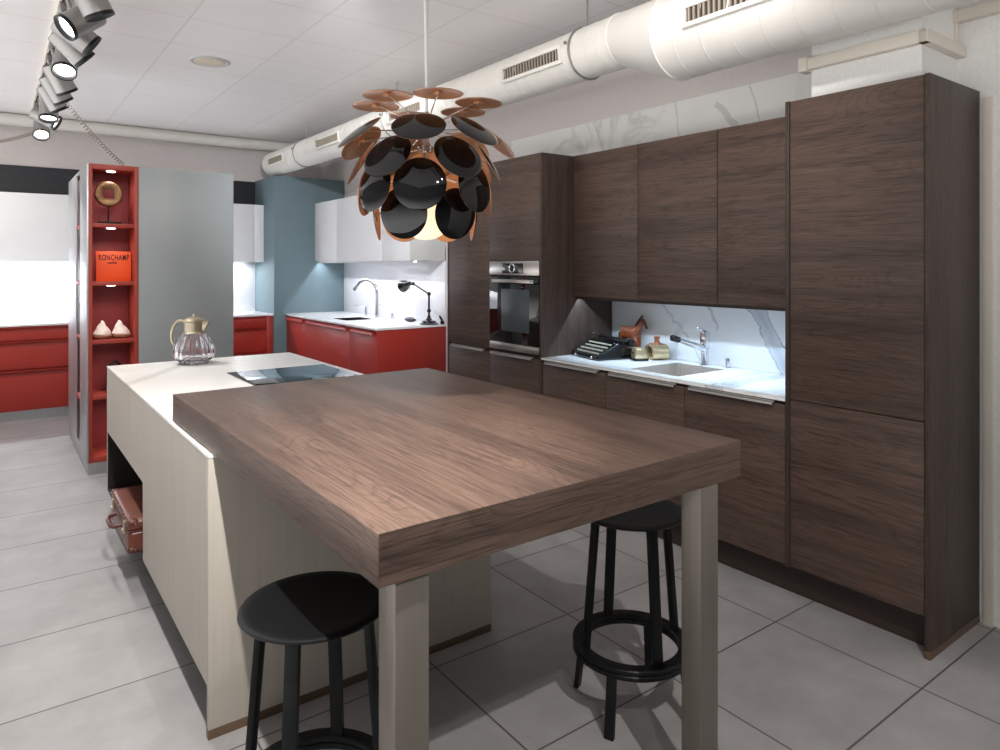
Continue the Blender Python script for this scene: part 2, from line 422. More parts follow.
# trunking on the column
tr = MB().box(2.962, 3.0, 1.185, 1.715, 2.383, 2.433, 0.003).box(2.962, 3.34, 1.182, 1.22, 2.383, 2.433, 0.003).box(2.955, 3.02, 1.68, 1.722, 2.376, 2.44, 0.003)
tag(tr.build('cable_trunking', M['trunk']), 'cream cable trunking wrapped around the white column', 'trunking')
t2 = MB().box(3.30, 3.344, -1.6, 1.235, 2.535, 2.585, 0.003)
t2.cyl((3.32, 1.215, 2.43), (3.32, 1.215, 2.54), 0.006, n=10).cyl((3.335, 1.215, 2.43), (3.335, 1.215, 2.54), 0.006, n=10)
tag(t2.build('wall_trunking', M['trunk']), 'cream trunking high on the white wall right of the column', 'trunking')
# ceiling disc
cd = thing('ceiling_vent', (1.335, 5.53, ZC), 'round cream vent cover flush in the ceiling panels', 'vent')
MB().lathe([(0, -0.012), (0.105, -0.012), (0.112, -0.008), (0.112, 0)], 40, Matrix.Translation((1.335, 5.53, ZC))).build('cover', M['ceiling_disc'], cd)
MB().lathe([(0.113, -0.004), (0.135, -0.01), (0.145, -0.004), (0.145, 0)], 40, Matrix.Translation((1.335, 5.53, ZC))).build('rim', M['white_grey'], cd)

# ------------------------------------------------------------------ air duct
DX = 2.755
zs, rs, zl, rl = 2.716, 0.1427, 2.637, 0.211
du = thing('air_duct', (DX, 4.0, 2.7), 'white round ventilation duct running under the ceiling', 'duct')
def ring_tilted(mb, y, z, r, tilt=0.12, rr=0.004):
    mb.torus((DX, y, z), r, rr, axis=(0, 1, tilt), n=48, m=8)
s1 = MB().cyl((DX, 8.36, zs), (DX, 2.60, zs), rs, n=48)
y = 2.66
while y < 8.34:
    ring_tilted(s1, y, zs, rs, 0.15, 0.0028); y += 0.105
s1.build('slim_section', M['duct'], du)
s2 = MB().cyl((DX, 2.24, zl), (DX, -1.6, zl), rl, n=48)
y = -1.5
while y < 2.2:
    ring_tilted(s2, y, zl, rl, 0.16, 0.005); y += 0.15
s2.build('wide_section', M['duct'], du)
# eccentric reducer
t = bmesh.new(); n = 48
ra = [t.verts.new((DX + rs * math.cos(2 * PI * i / n), 2.60, zs + rs * math.sin(2 * PI * i / n))) for i in range(n)]
rb = [t.verts.new((DX + rl * math.cos(2 * PI * i / n), 2.24, zl + rl * math.sin(2 * PI * i / n))) for i in range(n)]
for i in range(n): t.faces.new((ra[i], ra[(i + 1) % n], rb[(i + 1) % n], rb[i]))
rd = MB(); rd._add(t)
ring_tilted(rd, 2.60, zs, rs, 0.0, 0.006); ring_tilted(rd, 2.24, zl, rl, 0.0, 0.006)
rd.build('reducer', M['duct'], du)
def grille(y0, y1, z, r, elev=4.5):
    # plate tangent to the duct, facing -x; elev = degrees below horizontal
    mt = Matrix.Translation((DX, 0, z)) @ Matrix.Rotation(R(-elev), 4, 'Y')
    fr = MB()
    xx = -r - 0.012
    h = 0.032
    fr.box(xx, xx + 0.03, y0 - 0.02, y1 + 0.02, h, h + 0.022, 0.002, mtx=mt).box(xx, xx + 0.03, y0 - 0.02, y1 + 0.02, -h - 0.022, -h, 0.002, mtx=mt)
    fr.box(xx, xx + 0.03, y0 - 0.02, y0, -h, h, 0.002, mtx=mt).box(xx, xx + 0.03, y1, y1 + 0.02, -h, h, 0.002, mtx=mt)
    g = fr.build('grille', M['duct'], du)
    MB().box(xx + 0.012, xx + 0.016, y0, y1, -h, h, mtx=mt).build('void', M['grille_dark'], g)
    sl = MB(); yy = y0 + 0.015
    while yy < y1 - 0.01:
        sl.box(xx + 0.003, xx + 0.011, yy, yy + 0.009, -h, h, mtx=mt); yy += 0.027
    sl.build('slat_bank', M['grille_slat'], g)
grille(2.975, 3.505, zs, rs); grille(1.47, 2.02, zl, rl, 1.0); grille(6.1, 6.64, zs, rs); grille(7.64, 8.12, zs, rs); grille(4.55, 5.08, zs, rs)
for hy in (2.89, 7.3, 5.2, 0.6):
    z_, r_ = (zs, rs) if hy > 2.6 else (zl, rl)
    hg = MB().torus((DX, hy, z_), r_ + 0.004, 0.007, axis=(0, 1, 0), n=48, m=8)
    hg.cyl((DX, hy, z_ + r_), (DX, hy, ZC), 0.005, n=8)
    hg.sphere((DX - r_ * 0.93 - 0.012, hy + 0.03, z_ + r_ * 0.3), 0.011, 10)
    hg.build('hanger', M['spot'], du)

# ------------------------------------------------------------------ track lighting
TX = 0.33
tk = thing('lighting_track', (TX, 3.0, ZC), 'pale ceiling track carrying the silver spotlights', 'track')
MB().box(TX - 0.02, TX + 0.02, -1.5, 8.5, ZC - 0.035, ZC - 0.001, 0.002).build('rail', M['trunk'], tk)
MB().box(TX - 0.006, TX + 0.006, -1.5, 8.5, ZC - 0.038, ZC - 0.034).build('slot', M['grille_dark'], tk)
def spot_fixture(y, aim, label, lit=True, r=0.068, L=0.205, zc=2.78, x=0.375):
    t_ = thing('track_spotlight', (x, y, zc), label, 'spotlight', 'silver spotlights on the ceiling track')
    a = Vector(aim).normalized(); c = Vector((x, y, zc))
    MB().box(TX - 0.018, TX + 0.018, y - 0.06, y + 0.06, ZC - 0.075, ZC - 0.036, 0.003).build('adapter', M['spot'], t_)
    MB().cyl((TX, y, ZC - 0.07), (x - 0.0, y, zc + 0.02), 0.012, n=12).build('arm', M['spot'], t_)
    p0 = c - a * L * 0.5; p1 = c + a * L * 0.5
    q = Vector((0, 0, 1)).rotation_difference(a).to_matrix().to_4x4()
    m_ = Matrix.Translation(p0) @ q
    MB().lathe([(0.0, 0.012), (r * 0.86, 0.012), (r * 0.9, 0.0), (r * 0.97, 0.004), (r, 0.02), (r, L - 0.012), (r - 0.006, L - 0.012), (r - 0.007, 0.07), (0, 0.07)], 32, m_).build('housing', M['spot'], t_)
    MB().lathe([(r - 0.005, L - 0.03), (r + 0.0015, L - 0.016), (r + 0.0015, L), (r - 0.006, L), (r - 0.012, L - 0.02)], 32, m_).build('rim', M['black_metal'], t_)
    MB().lathe([(0, L - 0.035), (r - 0.008, L - 0.035), (r - 0.008, L - 0.03), (0, L - 0.028)], 32, m_).build('lens', M['lens'] if lit else M['white_grey'], t_)
    return p1, a
cr = Vector((0.805, -0.593, 0)); cf = Vector((0.593, 0.805, 0))   # right / away seen from the doorway
def aim(rt, away, up): return cr * rt + cf * away + Vector((0, 0, up))
SP = [
 (3.80, aim(0.35, 0.35, -1.0), 'topmost silver track spotlight, showing only its dark rim'),
 (4.20, aim(-0.55, -0.75, -0.75), 'second silver track spotlight, lens turned towards the viewer'),
 (4.46, aim(0.85, 0.55, -0.75), 'third silver track spotlight, housing pointing right and away'),
 (4.74, aim(0.7, 0.6, -0.9), 'fourth silver track spotlight, housing slanting right and down'),
 (5.10, aim(0.22, -0.55, -0.85), 'fifth silver track spotlight with round glowing lens facing down'),
 (5.60, aim(0.25, 0.5, -0.9), 'sixth silver track spotlight, overlapping the one behind its glowing neighbour'),
 (5.95, aim(0.3, 0.5, -0.9), 'seventh silver track spotlight, in the crowded middle of the row'),
 (6.30, aim(0.35, 0.4, -0.9), 'eighth silver track spotlight, just above the coiled cable'),
 (6.72, aim(0.15, -0.3, -1.0), 'ninth silver track spotlight, black rim tilted down below the cable'),
 (7.15, aim(0.9, 0.3, -0.5), 'tenth silver track spotlight, swung out to the right'),
 (7.75, aim(0.35, -0.6, -0.8), 'last silver track spotlight, glowing lenses beside the back wall'),
]
for i, (y_, a_, lb) in enumerate(SP):
    spot_fixture(y_, a_, lb, lit=True)
# coiled cables
def coil(p0, p1, sag, turns, r=0.013, wr=0.0038):
    p0 = Vector(p0); p1 = Vector(p1); pts = []
    N = turns * 8
    d = (p1 - p0).normalized(); s = d.cross(Vector((0, 0, 1))).normalized(); u = s.cross(d)
    for i in range(N + 1):
        k = i / N
        c = p0.lerp(p1, k) - Vector((0, 0, sag * 4 * k * (1 - k)))
        a = 2 * PI * turns * k
        pts.append(c + s * r * math.cos(a) + u * r * math.sin(a))
    return MB().tube(pts, wr, 5)
tag(coil((0.42, 6.1, 2.76), (0.79, 5.8, 2.245), 0.03, 26).build('coiled_cable', M['cable_beige']), 'coiled beige cable hanging from the track to the red shelf tower', 'cable')
tag(coil((0.36, 7.6, 2.74), (-0.35, 6.6, 2.42), 0.06, 40).build('coiled_cable', M['cable_beige']), 'coiled beige cable running left from the end of the track', 'cable')

# ------------------------------------------------------------------ dark oak kitchen, right
XF = 2.865          # door plane
XD = 0.02           # door thickness
def pull(x, y0, y1, z, parent):
    MB().box(x - 0.022, x + 0.002, y0, y1, z - 0.003, z + 0.003, 0.001).box(x - 0.022, x - 0.018, y0, y1, z - 0.014, z + 0.003, 0.001).build('handle', M['pull'], parent)['label'] = 'slim brushed steel edge pull'
# tall fridge/larder housing
tall = thing('tall_cabinet', (2.865, 1.43, 0), 'tallest dark oak cabinet with two plain doors, far right of the kitchen', 'cabinet')
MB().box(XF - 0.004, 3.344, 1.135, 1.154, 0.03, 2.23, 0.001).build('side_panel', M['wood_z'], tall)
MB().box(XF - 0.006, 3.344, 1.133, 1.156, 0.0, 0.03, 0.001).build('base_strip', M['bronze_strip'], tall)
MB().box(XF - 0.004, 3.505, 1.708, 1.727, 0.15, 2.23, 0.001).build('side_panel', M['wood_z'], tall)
MB().box(XF + 0.022, 3.34, 1.156, 1.706, 0.15, 2.228).build('carcass', M['gap'], tall)
MB().box(XF, XF + XD, 1.157, 1.705, 0.157, 0.898, 0.001).build('door', M['wood_y'], tall)
MB().box(XF, XF + XD, 1.157, 1.705, 0.902, 2.228, 0.001).build('door', M['wood_y'], tall)
# continuous plinth
tag(MB().box(2.952, 2.97, 1.157, 4.554, 0, 0.148, 0.001).build('plinth', M['plinth']), 'dark recessed plinth under the oak base cabinets', 'plinth')
# base units
YB = [1.727, 2.289, 2.854, 3.42]
bl = ['oak base cabinet beside the tallest cabinet', 'oak base cabinet under the sink', 'oak base cabinet under the typewriter']
for i in range(3):
    y0, y1 = YB[i], YB[i + 1]
    b = thing('base_cabinet', (XF, (y0 + y1) / 2, 0), 'dark ' + bl[i], 'cabinet', 'oak base cabinets')
    MB().box(XF + 0.022, 3.5, y0 + 0.001, y1 - 0.001, 0.15, 0.66).box(XF + 0.022, XF + 0.04, y0 + 0.001, y1 - 0.001, 0.66, 0.878).build('carcass', M['gap'], b)
    MB().box(XF, XF + XD, y0 + 0.003, y1 - 0.003, 0.157, 0.872, 0.001).build('door', M['wood_y'], b)
    pull(XF, y0 + 0.055, y1 - 0.04, 0.880, b)
# worktop with sink cut-out
SX0, SX1, SY0, SY1 = 2.975, 3.40, 2.415, 2.775
wt = MB().mat(M['marble'])
z0, z1 = 0.888, 0.90
wt.box(2.858, SX0, 1.729, 3.428, z0, z1, 0.001).box(SX1, 3.507, 1.729, 3.428, z0, z1, 0.001)
wt.box(SX0, SX1, 1.729, SY0, z0, z1).box(SX0, SX1, SY1, 3.428, z0, z1)
tag(wt.build('worktop'), 'white veined marble worktop in front of the lit splashback', 'worktop')
tag(MB().box(3.507, 3.519, 1.729, 3.428, 0.9, 1.98, 0.001).build('splashback', M['marble']), 'veined marble splashback behind the sink', 'splashback')
def sink(x0, x1, y0, y1, z, mat, label, name='sink', depth=0.17):
    s_ = thing(name, ((x0 + x1) / 2, (y0 + y1) / 2, z), label, 'sink')
    m = MB()
    w = 0.004
    m.box(x0, x0 + w, y0, y1, z - depth, z - 0.001).box(x1 - w, x1, y0, y1, z - depth, z - 0.001)
    m.box(x0, x1, y0, y0 + w, z - depth, z - 0.001).box(x0, x1, y1 - w, y1, z - depth, z - 0.001)
    m.box(x0, x1, y0, y1, z - depth - w, z - depth)
    m.build('basin', mat, s_)
    MB().lathe([(0, 0.004), (0.03, 0.004), (0.04, 0.001), (0.04, 0)], 24, Matrix.Translation(((x0 + x1) / 2, (y0 + y1) / 2, z - depth))).build('drain', M['chrome'], s_)
sink(SX0 + .001, SX1 - .001, SY0 + .001, SY1 - .001, 0.899, M['sink'], 'stainless steel sink set into the marble worktop')
# wall units
ul = ['oak wall cabinet beside the tallest cabinet', 'oak wall cabinet in the middle of the three', 'oak wall cabinet beside the oven column']
for i in range(3):
    y0, y1 = YB[i], YB[i + 1] + (0.008 if i == 2 else 0)
    b = thing('wall_cabinet', (3.14, (y0 + y1) / 2, 1.29), 'dark ' + ul[i], 'cabinet', 'oak wall cabinets')
    MB().box(3.161, 3.505, y0 + 0.001, y1 - 0.001, 1.295, 2.229).build('carcass', M['gap'], b)
    MB().box(3.139, 3.159, y0 + 0.003, y1 - 0.003, 1.29, 2.23, 0.001).build('door', M['wood_y'], b)
    # added lips under the cabinet, shaped to cut LED light on the splashback
    MB().box(3.172, 3.178, y0, y1, 1.270, 1.295).box(3.212, 3.218, y0, y1, 1.2725, 1.295).build('led_cutoff_lip', M['plinth'], b)
# oven column
oc = thing('oven_cabinet', (XF, 3.72, 0), 'dark oak column cabinet housing the oven', 'cabinet')
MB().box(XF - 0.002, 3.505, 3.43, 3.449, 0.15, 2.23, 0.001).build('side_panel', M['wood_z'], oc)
MB().box(3.40, 3.505, 3.45, 4.005, 0.15, 2.229).box(XF + 0.022, 3.505, 3.45, 4.005, 1.53, 2.229).box(XF + 0.022, 3.505, 3.45, 4.005, 0.15, 0.905).build('carcass', M['gap'], oc)
MB().box(XF, XF + XD, 3.452, 4.007, 1.532, 2.23, 0.001).build('door', M['wood_y'], oc)
MB().box(XF, XF + XD, 3.452, 4.007, 0.157, 0.880, 0.001).build('drawer', M['wood_y'], oc)
pull(XF, 3.52, 3.98, 0.888, oc)
ov = thing('oven', (XF, 3.73, 0.91), 'built-in black glass oven with steel control panel', 'oven')
OX = XF - 0.004
MB().box(XF + 0.03, 3.39, 3.46, 4.0, 0.912, 1.526).build('body', M['black_metal'], ov)
MB().box(OX, OX + 0.03, 3.453, 4.006, 1.430, 1.527, 0.002).build('control_panel', M['steel_y'], ov)
MB().box(OX, OX + 0.03, 3.453, 4.006, 0.962, 1.420, 0.002).build('door', M['black_glass'], ov)
MB().box(OX - 0.001, OX + 0.002, 3.555, 3.865, 1.045, 1.335, 0.001).build('window', M['oven_window'], ov)
MB().box(OX, OX + 0.03, 3.453, 4.006, 0.912, 0.960, 0.002).build('lower_trim', M['steel_y'], ov)
dsp = MB().box(OX - 0.002, OX + 0.002, 3.62, 3.85, 1.444, 1.512, 0.001).build('display', M['black_glass'], ov)
for yy in (3.675, 3.775): MB().box(OX - 0.003, OX - 0.001, yy, yy + 0.035, 1.456, 1.50).build('readout', M['oven_window'], dsp)
kb = MB().torus((OX - 0.006, 3.735, 1.478), 0.028, 0.006, axis=(1, 0, 0), n=32, m=8).build('dial', M['chrome'], ov)
MB().cyl((OX - 0.004, 3.735, 1.478), (OX - 0.001, 3.735, 1.478), 0.024, n=28).build('dial_face', M['black_gloss'], kb)
hd = MB().box(OX - 0.042, OX - 0.028, 3.468, 3.925, 1.378, 1.402, 0.003).box(OX - 0.042, OX, 3.475, 3.495, 1.382, 1.398, 0.002).box(OX - 0.042, OX, 3.90, 3.92, 1.382, 1.398, 0.002)
hd.build('handle', M['steel_y'], ov)
# left tall unit
lt = thing('tall_cabinet', (XF, 4.29, 0), 'tall dark oak cabinet left of the oven, with a steel pull halfway', 'cabinet')
MB().box(XF + 0.022, 3.505, 4.01, 4.556, 0.15, 2.229).build('carcass', M['gap'], lt)
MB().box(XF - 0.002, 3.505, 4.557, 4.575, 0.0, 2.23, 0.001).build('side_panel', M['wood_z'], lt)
MB().box(XF, XF + XD, 4.01, 4.555, 0.902, 2.23, 0.001).build('door', M['wood_y'], lt)
MB().box(XF, XF + XD, 4.01, 4.555, 0.157, 0.882, 0.001).build('door', M['wood_y'], lt)
pull(XF, 4.07, 4.50, 0.892, lt)

# ------------------------------------------------------------------ island
isl = thing('kitchen_island', (1.1, 3.5, 0), 'long pale beige kitchen island with white marble top and open niche', 'island')
IX0, IX1, IY0, IY1 = 0.549, 1.647, 2.295, 4.675
MB().box(IX0 - 0.001, IX1 + 0.001, IY0 - 0.001, IY1 + 0.001, 0.888, 0.90, 0.0015).build('worktop', M['marble_top'], isl)
MB().box(IX0, IX1, IY0, IY0 + 0.02, 0.03, 0.8875, 0.001).build('end_panel', M['beige'], isl)
MB().box(IX0 - 0.0005, IX1, IY0 - 0.0005, IY0 + 0.02, 0, 0.03, 0.001).build('base_strip', M['bronze_strip'], isl)
x = IX0
MB().prism([(x, 2.317, .165), (x, 3.469, .165), (x, 3.469, .516), (x, 3.86, .516), (x, 3.86, .887), (x, 2.317, .887)], (0.019, 0, 0)).build('front_panel', M['beige'], isl)
MB().box(x, x + 0.019, 3.862, 4.655, .516, .887).build('front_panel', M['beige'], isl)
MB().box(IX0, IX1, 4.657, 4.675, .165, .887, 0.001).build('end_panel', M['beige'], isl)
MB().box(IX1 - 0.019, IX1, 2.317, 4.655, .165, .887).build('back_panel', M['beige'], isl)
MB().box(0.58, 1.62, 2.33, 3.452, .165, .183).build('bottom_panel', M['plinth'], isl)
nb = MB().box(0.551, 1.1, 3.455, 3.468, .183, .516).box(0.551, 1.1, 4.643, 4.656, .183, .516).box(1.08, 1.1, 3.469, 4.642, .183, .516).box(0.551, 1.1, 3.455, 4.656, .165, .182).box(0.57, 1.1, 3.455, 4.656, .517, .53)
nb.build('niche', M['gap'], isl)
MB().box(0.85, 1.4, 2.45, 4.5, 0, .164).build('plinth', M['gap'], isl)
hob = thing('induction_hob', (1.3, 3.5, 0.9), 'black glass hob set flat in the island top', 'hob')
MB().box(1.045, 1.60, 3.05, 3.963, 0.9003, 0.905, 0.001).build('glass', M['black_glass'], hob)
# bar table
bt = thing('bar_table', (1.12, 2.0, 0), 'thick dark oak bar table resting on the island, on two steel legs', 'table')
TX0, TX1, TY0, TY1 = 0.558, 1.69, 1.151, 2.862
top = MB()
TM_ = Matrix.Translation((0.556, 2.862, 0)) @ Matrix.Rotation(R(0.5), 4, 'Z')
top.mat(M['wood_table']).box(0, 1.128, -1.711, 0, 0.9045, 1.006, 0.0012, mtx=TM_)
tp = top.build('tabletop', None, bt)
# cross-grain end face, its shade put into a darker oak tone
e = MB().box(0.0012, 1.1268, -1.7116, -1.7106, 0.9055, 1.0048, mtx=TM_).build('end_face', M['wood_x_shade'], tp)
def uleg(x0, x1, y0, y1):
    m = MB().box(x0, x1, y0, y1, 0, 0.9043, 0.002)
    m.build('leg', M['leg'], bt)
uleg(0.609, 0.683, 1.158, 1.227); uleg(1.518, 1.592, 1.158, 1.223)

# ------------------------------------------------------------------ stools
def make_stool(cx, cy, rot_up, rot_lo, label):
    s = thing('bar_stool', (cx, cy, 0), label, 'stool', 'black bar stools')
    zt = 0.668
    T = Matrix.Translation((cx, cy, 0))
    MB().lathe([(0, zt - 0.012), (0.10, zt - 0.009), (0.150, zt - 0.003), (0.172, zt), (0.1785, zt - 0.003), (0.180, zt - 0.007), (0.176, zt - 0.011), (0.14, zt - 0.018), (0, zt - 0.020)], 64, T).build('seat', M['black_metal'], s)
    def leg(a0, r_top, z_top, r_bot, z_bot, w, th):
        ca, sa = math.cos(a0), math.sin(a0)
        p0 = Vector((cx + r_bot * ca, cy + r_bot * sa, z_bot)); p1 = Vector((cx + r_top * ca, cy + r_top * sa, z_top))
        rad = Vector((ca, sa, 0)); tan = Vector((-sa, ca, 0))
        t = bmesh.new(); vs = []
        for p in (p0, p1):
            vs.append([t.verts.new(p + tan * (w / 2) * i + rad * (th / 2) * j) for i, j in ((-1, -1), (1, -1), (1, 1), (-1, 1))])
        t.faces.new(vs[0]); t.faces.new(vs[1])
        for k in range(4): t.faces.new((vs[0][k], vs[0][(k + 1) % 4], vs[1][(k + 1) % 4], vs[1][k]))
        bmesh.ops.bevel(t, geom=t.edges[:], offset=0.003, segments=2, profile=0.5, affect='EDGES')
        m = MB(); m._add(t); return m
    for k in range(4):
        leg(R(rot_up + 90 * k), 0.134, zt - 0.016, 0.170, 0.222, 0.034, 0.018).build('leg', M['black_metal'], s)
    def ring(z0, z1):
        return MB().lathe([(0.160, z0), (0.196, z0), (0.199, z0 + 0.003), (0.199, z1 - 0.003), (0.196, z1), (0.160, z1), (0.157, z1 - 0.003), (0.157, z0 + 0.003)], 72, T, closed=True)
    ring(0.210, 0.226).build('footrest_ring', M['black_metal'], s)
    ring(0.192, 0.208).build('base_ring', M['black_metal'], s)
    for k in range(4):
        leg(R(rot_lo + 90 * k), 0.178, 0.196, 0.200, 0.0, 0.032, 0.018).build('foot', M['black_metal'], s)
make_stool(0.642, 1.642, 48, 18, 'black bar stool with lit seat edge, in front of the beige end panel')
make_stool(1.757, 1.628, 72, 23, 'black bar stool standing between the table and the oak cabinets')

# ------------------------------------------------------------------ pendant
PX, PY = 1.120, 1.921
pd = thing('pendant_lamp', (PX, PY, ZC), 'pendant lamp of overlapping glossy black discs with copper undersides', 'lamp')
import math as _m
cordp = []
for i in range(25):
    k = i / 24
    cordp.append((PX + 0.006 * math.sin(k * 9) * (1 - k) - 0.004 * math.sin(k * 4), PY, ZC - k * (ZC - 1.98)))
MB().tube(cordp, 0.0045, 8).build('cord', M['cord'], pd)
MB().cyl((PX + 0.008, PY, 1.95), (PX + 0.008, PY, ZC), 0.001, n=6).build('wire', M['steel_y'], pd)
MB().lathe([(0, 0), (0.05, 0), (0.055, -0.005), (0.055, -0.022), (0.05, -0.026), (0, -0.026)], 32, Matrix.Translation((PX, PY, ZC))).build('ceiling_rose', M['white'], pd)
CZ = 1.79
MB().cyl((PX, PY, 1.70), (PX, PY, 1.99), 0.011, n=16).build('stem', M['chrome'], pd)
gb = MB().sphere((PX, PY, 1.672), 0.092, 32).build('globe', M['globe'], pd)
hub = MB()
for zz in (1.95, 1.87, 1.79, 1.75): hub.cyl((PX, PY, zz - 0.008), (PX, PY, zz + 0.008), 0.026, n=24)
hub.build('hub', M['chrome'], pd)
dirc = Vector((-PX, -PY, 0)).normalized()           # towards the viewer's side
dirr = Vector((-dirc.y, dirc.x, 0))
if dirr.dot(cr) < 0: dirr = -dirr
def disc(phi, rho, z, tilt, rr=0.086, hubz=None, yawoff=0.0):
    a = R(phi); h = dirc * math.cos(a) + dirr * math.sin(a)
    a2 = R(phi + yawoff); h2 = dirc * math.cos(a2) + dirr * math.sin(a2)
    c = Vector((PX, PY, z)) + h * rho
    nrm = (h2 * math.cos(R(tilt)) + Vector((0, 0, 1)) * math.sin(R(tilt))).normalized()
    q = Vector((0, 0, 1)).rotation_difference(nrm).to_matrix().to_4x4()
    m_ = Matrix.Translation(c) @ q
    d = MB()
    d.mat(M['disc_black']).lathe([(0, 0.010), (rr * 0.35, 0.0088), (rr * 0.7, 0.0052), (rr * 0.96, 0.0006), (rr, -0.001)], 48, m_)
    d.mat(M['copper']).lathe([(rr, -0.001), (rr * 0.985, -0.0028), (rr * 0.7, 0.0022), (rr * 0.35, 0.0058), (0, 0.007)], 48, m_)
    o = d.build('disc', None, pd, smooth=50)
    hz_ = hubz if hubz is not None else z
    p0 = Vector((PX, PY, hz_)) + h * 0.02
    p1 = c + nrm * 0.004
    rd_ = MB().tube([p0, p0.lerp(p1, 0.6), p1], 0.0022, 6)
    rd_.build('rod', M['chrome'], o)
    MB().box(-0.009, 0.009, -0.014, 0.014, -0.003, 0.005, 0.001, mtx=m_).build('clip', M['copper'], o)
# top layer, nearly flat
for phi, rr_ in ((14, .155), (84, .17), (132, .17), (196, .165), (-97, .16), (-42, .17)):
    disc(phi, rr_, 2.018 + random.uniform(-.008, .008), 90 + random.uniform(-2, 3), 0.076, 1.95)
for phi in (-5, 40, 92, 140, -165, -112, -62):
    disc(phi, .228, 1.902, 50, 0.079, 1.93)
for phi in (-33, 28, 80, 128, 178, -136, -86):
    disc(phi, .206, 1.822, 32, 0.079, 1.87)
for phi in (-5, 49, 97, 148, -155, -104, -51):
    disc(phi, .197, 1.738, 8, 0.079, 1.79)
for phi in (-25, 36, 92, 150, -150, -92):
    disc(phi, .155, 1.656, -5, 0.078, 1.75)
pl = bpy.data.lights.new('globe_light', 'POINT'); pl.energy = 9; pl.color = (1, .72, .42); pl.shadow_soft_size = 0.095
plo = bpy.data.objects.new('globe_light', pl); COL.objects.link(plo); plo.location = (PX, PY, 1.672)
gb.visible_shadow = True

# ------------------------------------------------------------------ red shelf tower and grey unit
tw = thing('display_cabinet', (1.05, 6.3, 0), 'tall grey freestanding cabinet with a red open shelf tower', 'cabinet')
WX0, WX1, WY0, WY1 = 0.541, 1.55, 5.684, 7.12
WZ = 2.225
# grey doors / carcass right of shelves
MB().box(0.872, WX1, WY0, WY0 + 0.02, 0.085, WZ, 0.0015).build('door', M['grey_panel'], tw)
MB().box(0.874, WX1, WY0 + 0.022, WY1, 0.085, WZ).box(0.60, 0.873, 6.05, WY1, 0.085, WZ).build('carcass', M['grey_panel'], tw)
MB().box(0.553, WX1 - 0.01, WY0 + 0.012, WY1 - 0.01, 0, 0.0845).build('plinth', M['alu'], tw)
# side skin with the narrow opening
sk = MB()
sk.box(WX0, WX0 + 0.012, WY0, 6.15, 0.085, WZ, 0.001).box(WX0, WX0 + 0.012, 6.455, WY1, 0.085, WZ, 0.001)
sk.box(WX0, WX0 + 0.012, 6.15, 6.455, 0.085, 0.125).box(WX0, WX0 + 0.012, 6.15, 6.455, 2.205, WZ)
sk.build('side_panel', M['alu'], tw)
MB().box(0.585, 0.599, 6.10, 6.5, 0.1, 2.21).build('side_niche', M['red_in'], tw)
for z in (1.797, 1.359, .937, .468): MB().box(WX0 + 0.001, 0.585, 6.152, 6.453, z - 0.013, z + 0.013, 0.001).build('side_shelf', M['red_edge'], tw)
# front shelf tower
f = MB()
f.box(WX0 + 0.013, 0.577, WY0 - 0.002, WY0 + 0.33, 0.085, WZ, 0.001).box(0.845, 0.871, WY0 - 0.002, WY0 + 0.33, 0.085, WZ, 0.001)
f.build('upright', M['red_edge'], tw)
MB().box(0.577, 0.845, WY0 + 0.31, WY0 + 0.33, 0.085, WZ).build('back_panel', M['red_in'], tw)
SH = [(0.085, 0.125), (0.535, 0.563), (0.932, 0.961), (1.352, 1.379), (1.772, 1.80), (2.19, WZ)]
for i, (a, b) in enumerate(SH):
    MB().box(0.577, 0.845, WY0, WY0 + 0.31, a, b, 0.001).build('shelf' if i < 5 else 'top_panel', M['red_edge'], tw)
for i, (a, b) in enumerate(SH[1:]):
    px, py = 0.705, WY0 + 0.10
    MB().lathe([(0, -0.006), (0.027, -0.006), (0.030, -0.003), (0.030, 0)], 28, Matrix.Translation((px, py, a - 0.0004))).build('puck_light', M['puck'], tw)
    L = bpy.data.lights.new('puck', 'SPOT'); L.energy = 3.8 if i > 2 else 2.4; L.spot_size = R(150); L.spot_blend = 1; L.shadow_soft_size = 0.02; L.color = (.95, .93, 1)
    lo = bpy.data.objects.new('puck', L); COL.objects.link(lo); lo.location = (px, py, a - 0.012)
# objects in the tower
cn = thing('coin_sculpture', (0.69, WY0 + 0.12, 1.80), 'hammered bronze ring with square hole on a black stand, top niche', 'sculpture')
MB().box(0.625, 0.775, WY0 + .085, WY0 + .155, 1.8005, 1.818, 0.002).build('base', M['black_metal'], cn)
MB().cyl((0.69, WY0 + .12, 1.816), (0.69, WY0 + .12, 1.945), 0.005, n=10).build('rod', M['black_metal'], cn)
t = bmesh.new(); n = 48; hr = 0.033; ro = 0.093
def sq(a):
    c_, s_ = math.cos(a), math.sin(a); m_ = max(abs(c_), abs(s_)); return hr * c_ / m_, hr * s_ / m_
prof = []
cxs, czs, cys = 0.692, 2.022, WY0 + .12
rings = []
for (kind, k, dy) in (('sq', 1.0, -.012), ('c', .62, -.02), ('c', .9, -.018), ('c', 1.0, -.006), ('c', 1.0, .006), ('c', .9, .018), ('c', .62, .02), ('sq', 1.0, .012)):
    rg = []
    for i in range(n):
        a = 2 * PI * i / n + PI / n
        if kind == 'sq': px_, pz_ = sq(a)
        else: px_, pz_ = ro * k * math.cos(a), ro * k * math.sin(a)
        rg.append(t.verts.new((cxs + px_, cys + dy, czs + pz_)))
    rings.append(rg)
for i in range(len(rings)):
    A, B = rings[i], rings[(i + 1) % len(rings)]
    for j in range(n): t.faces.new((A[j], A[(j + 1) % n], B[(j + 1) % n], B[j]))
mb = MB(); mb._add(t); mb.build('ring', M['bronze'], cn)
bk = thing('book', (0.72, WY0 + 0.1, 1.383), 'bright orange book standing cover-out in the second niche', 'book')
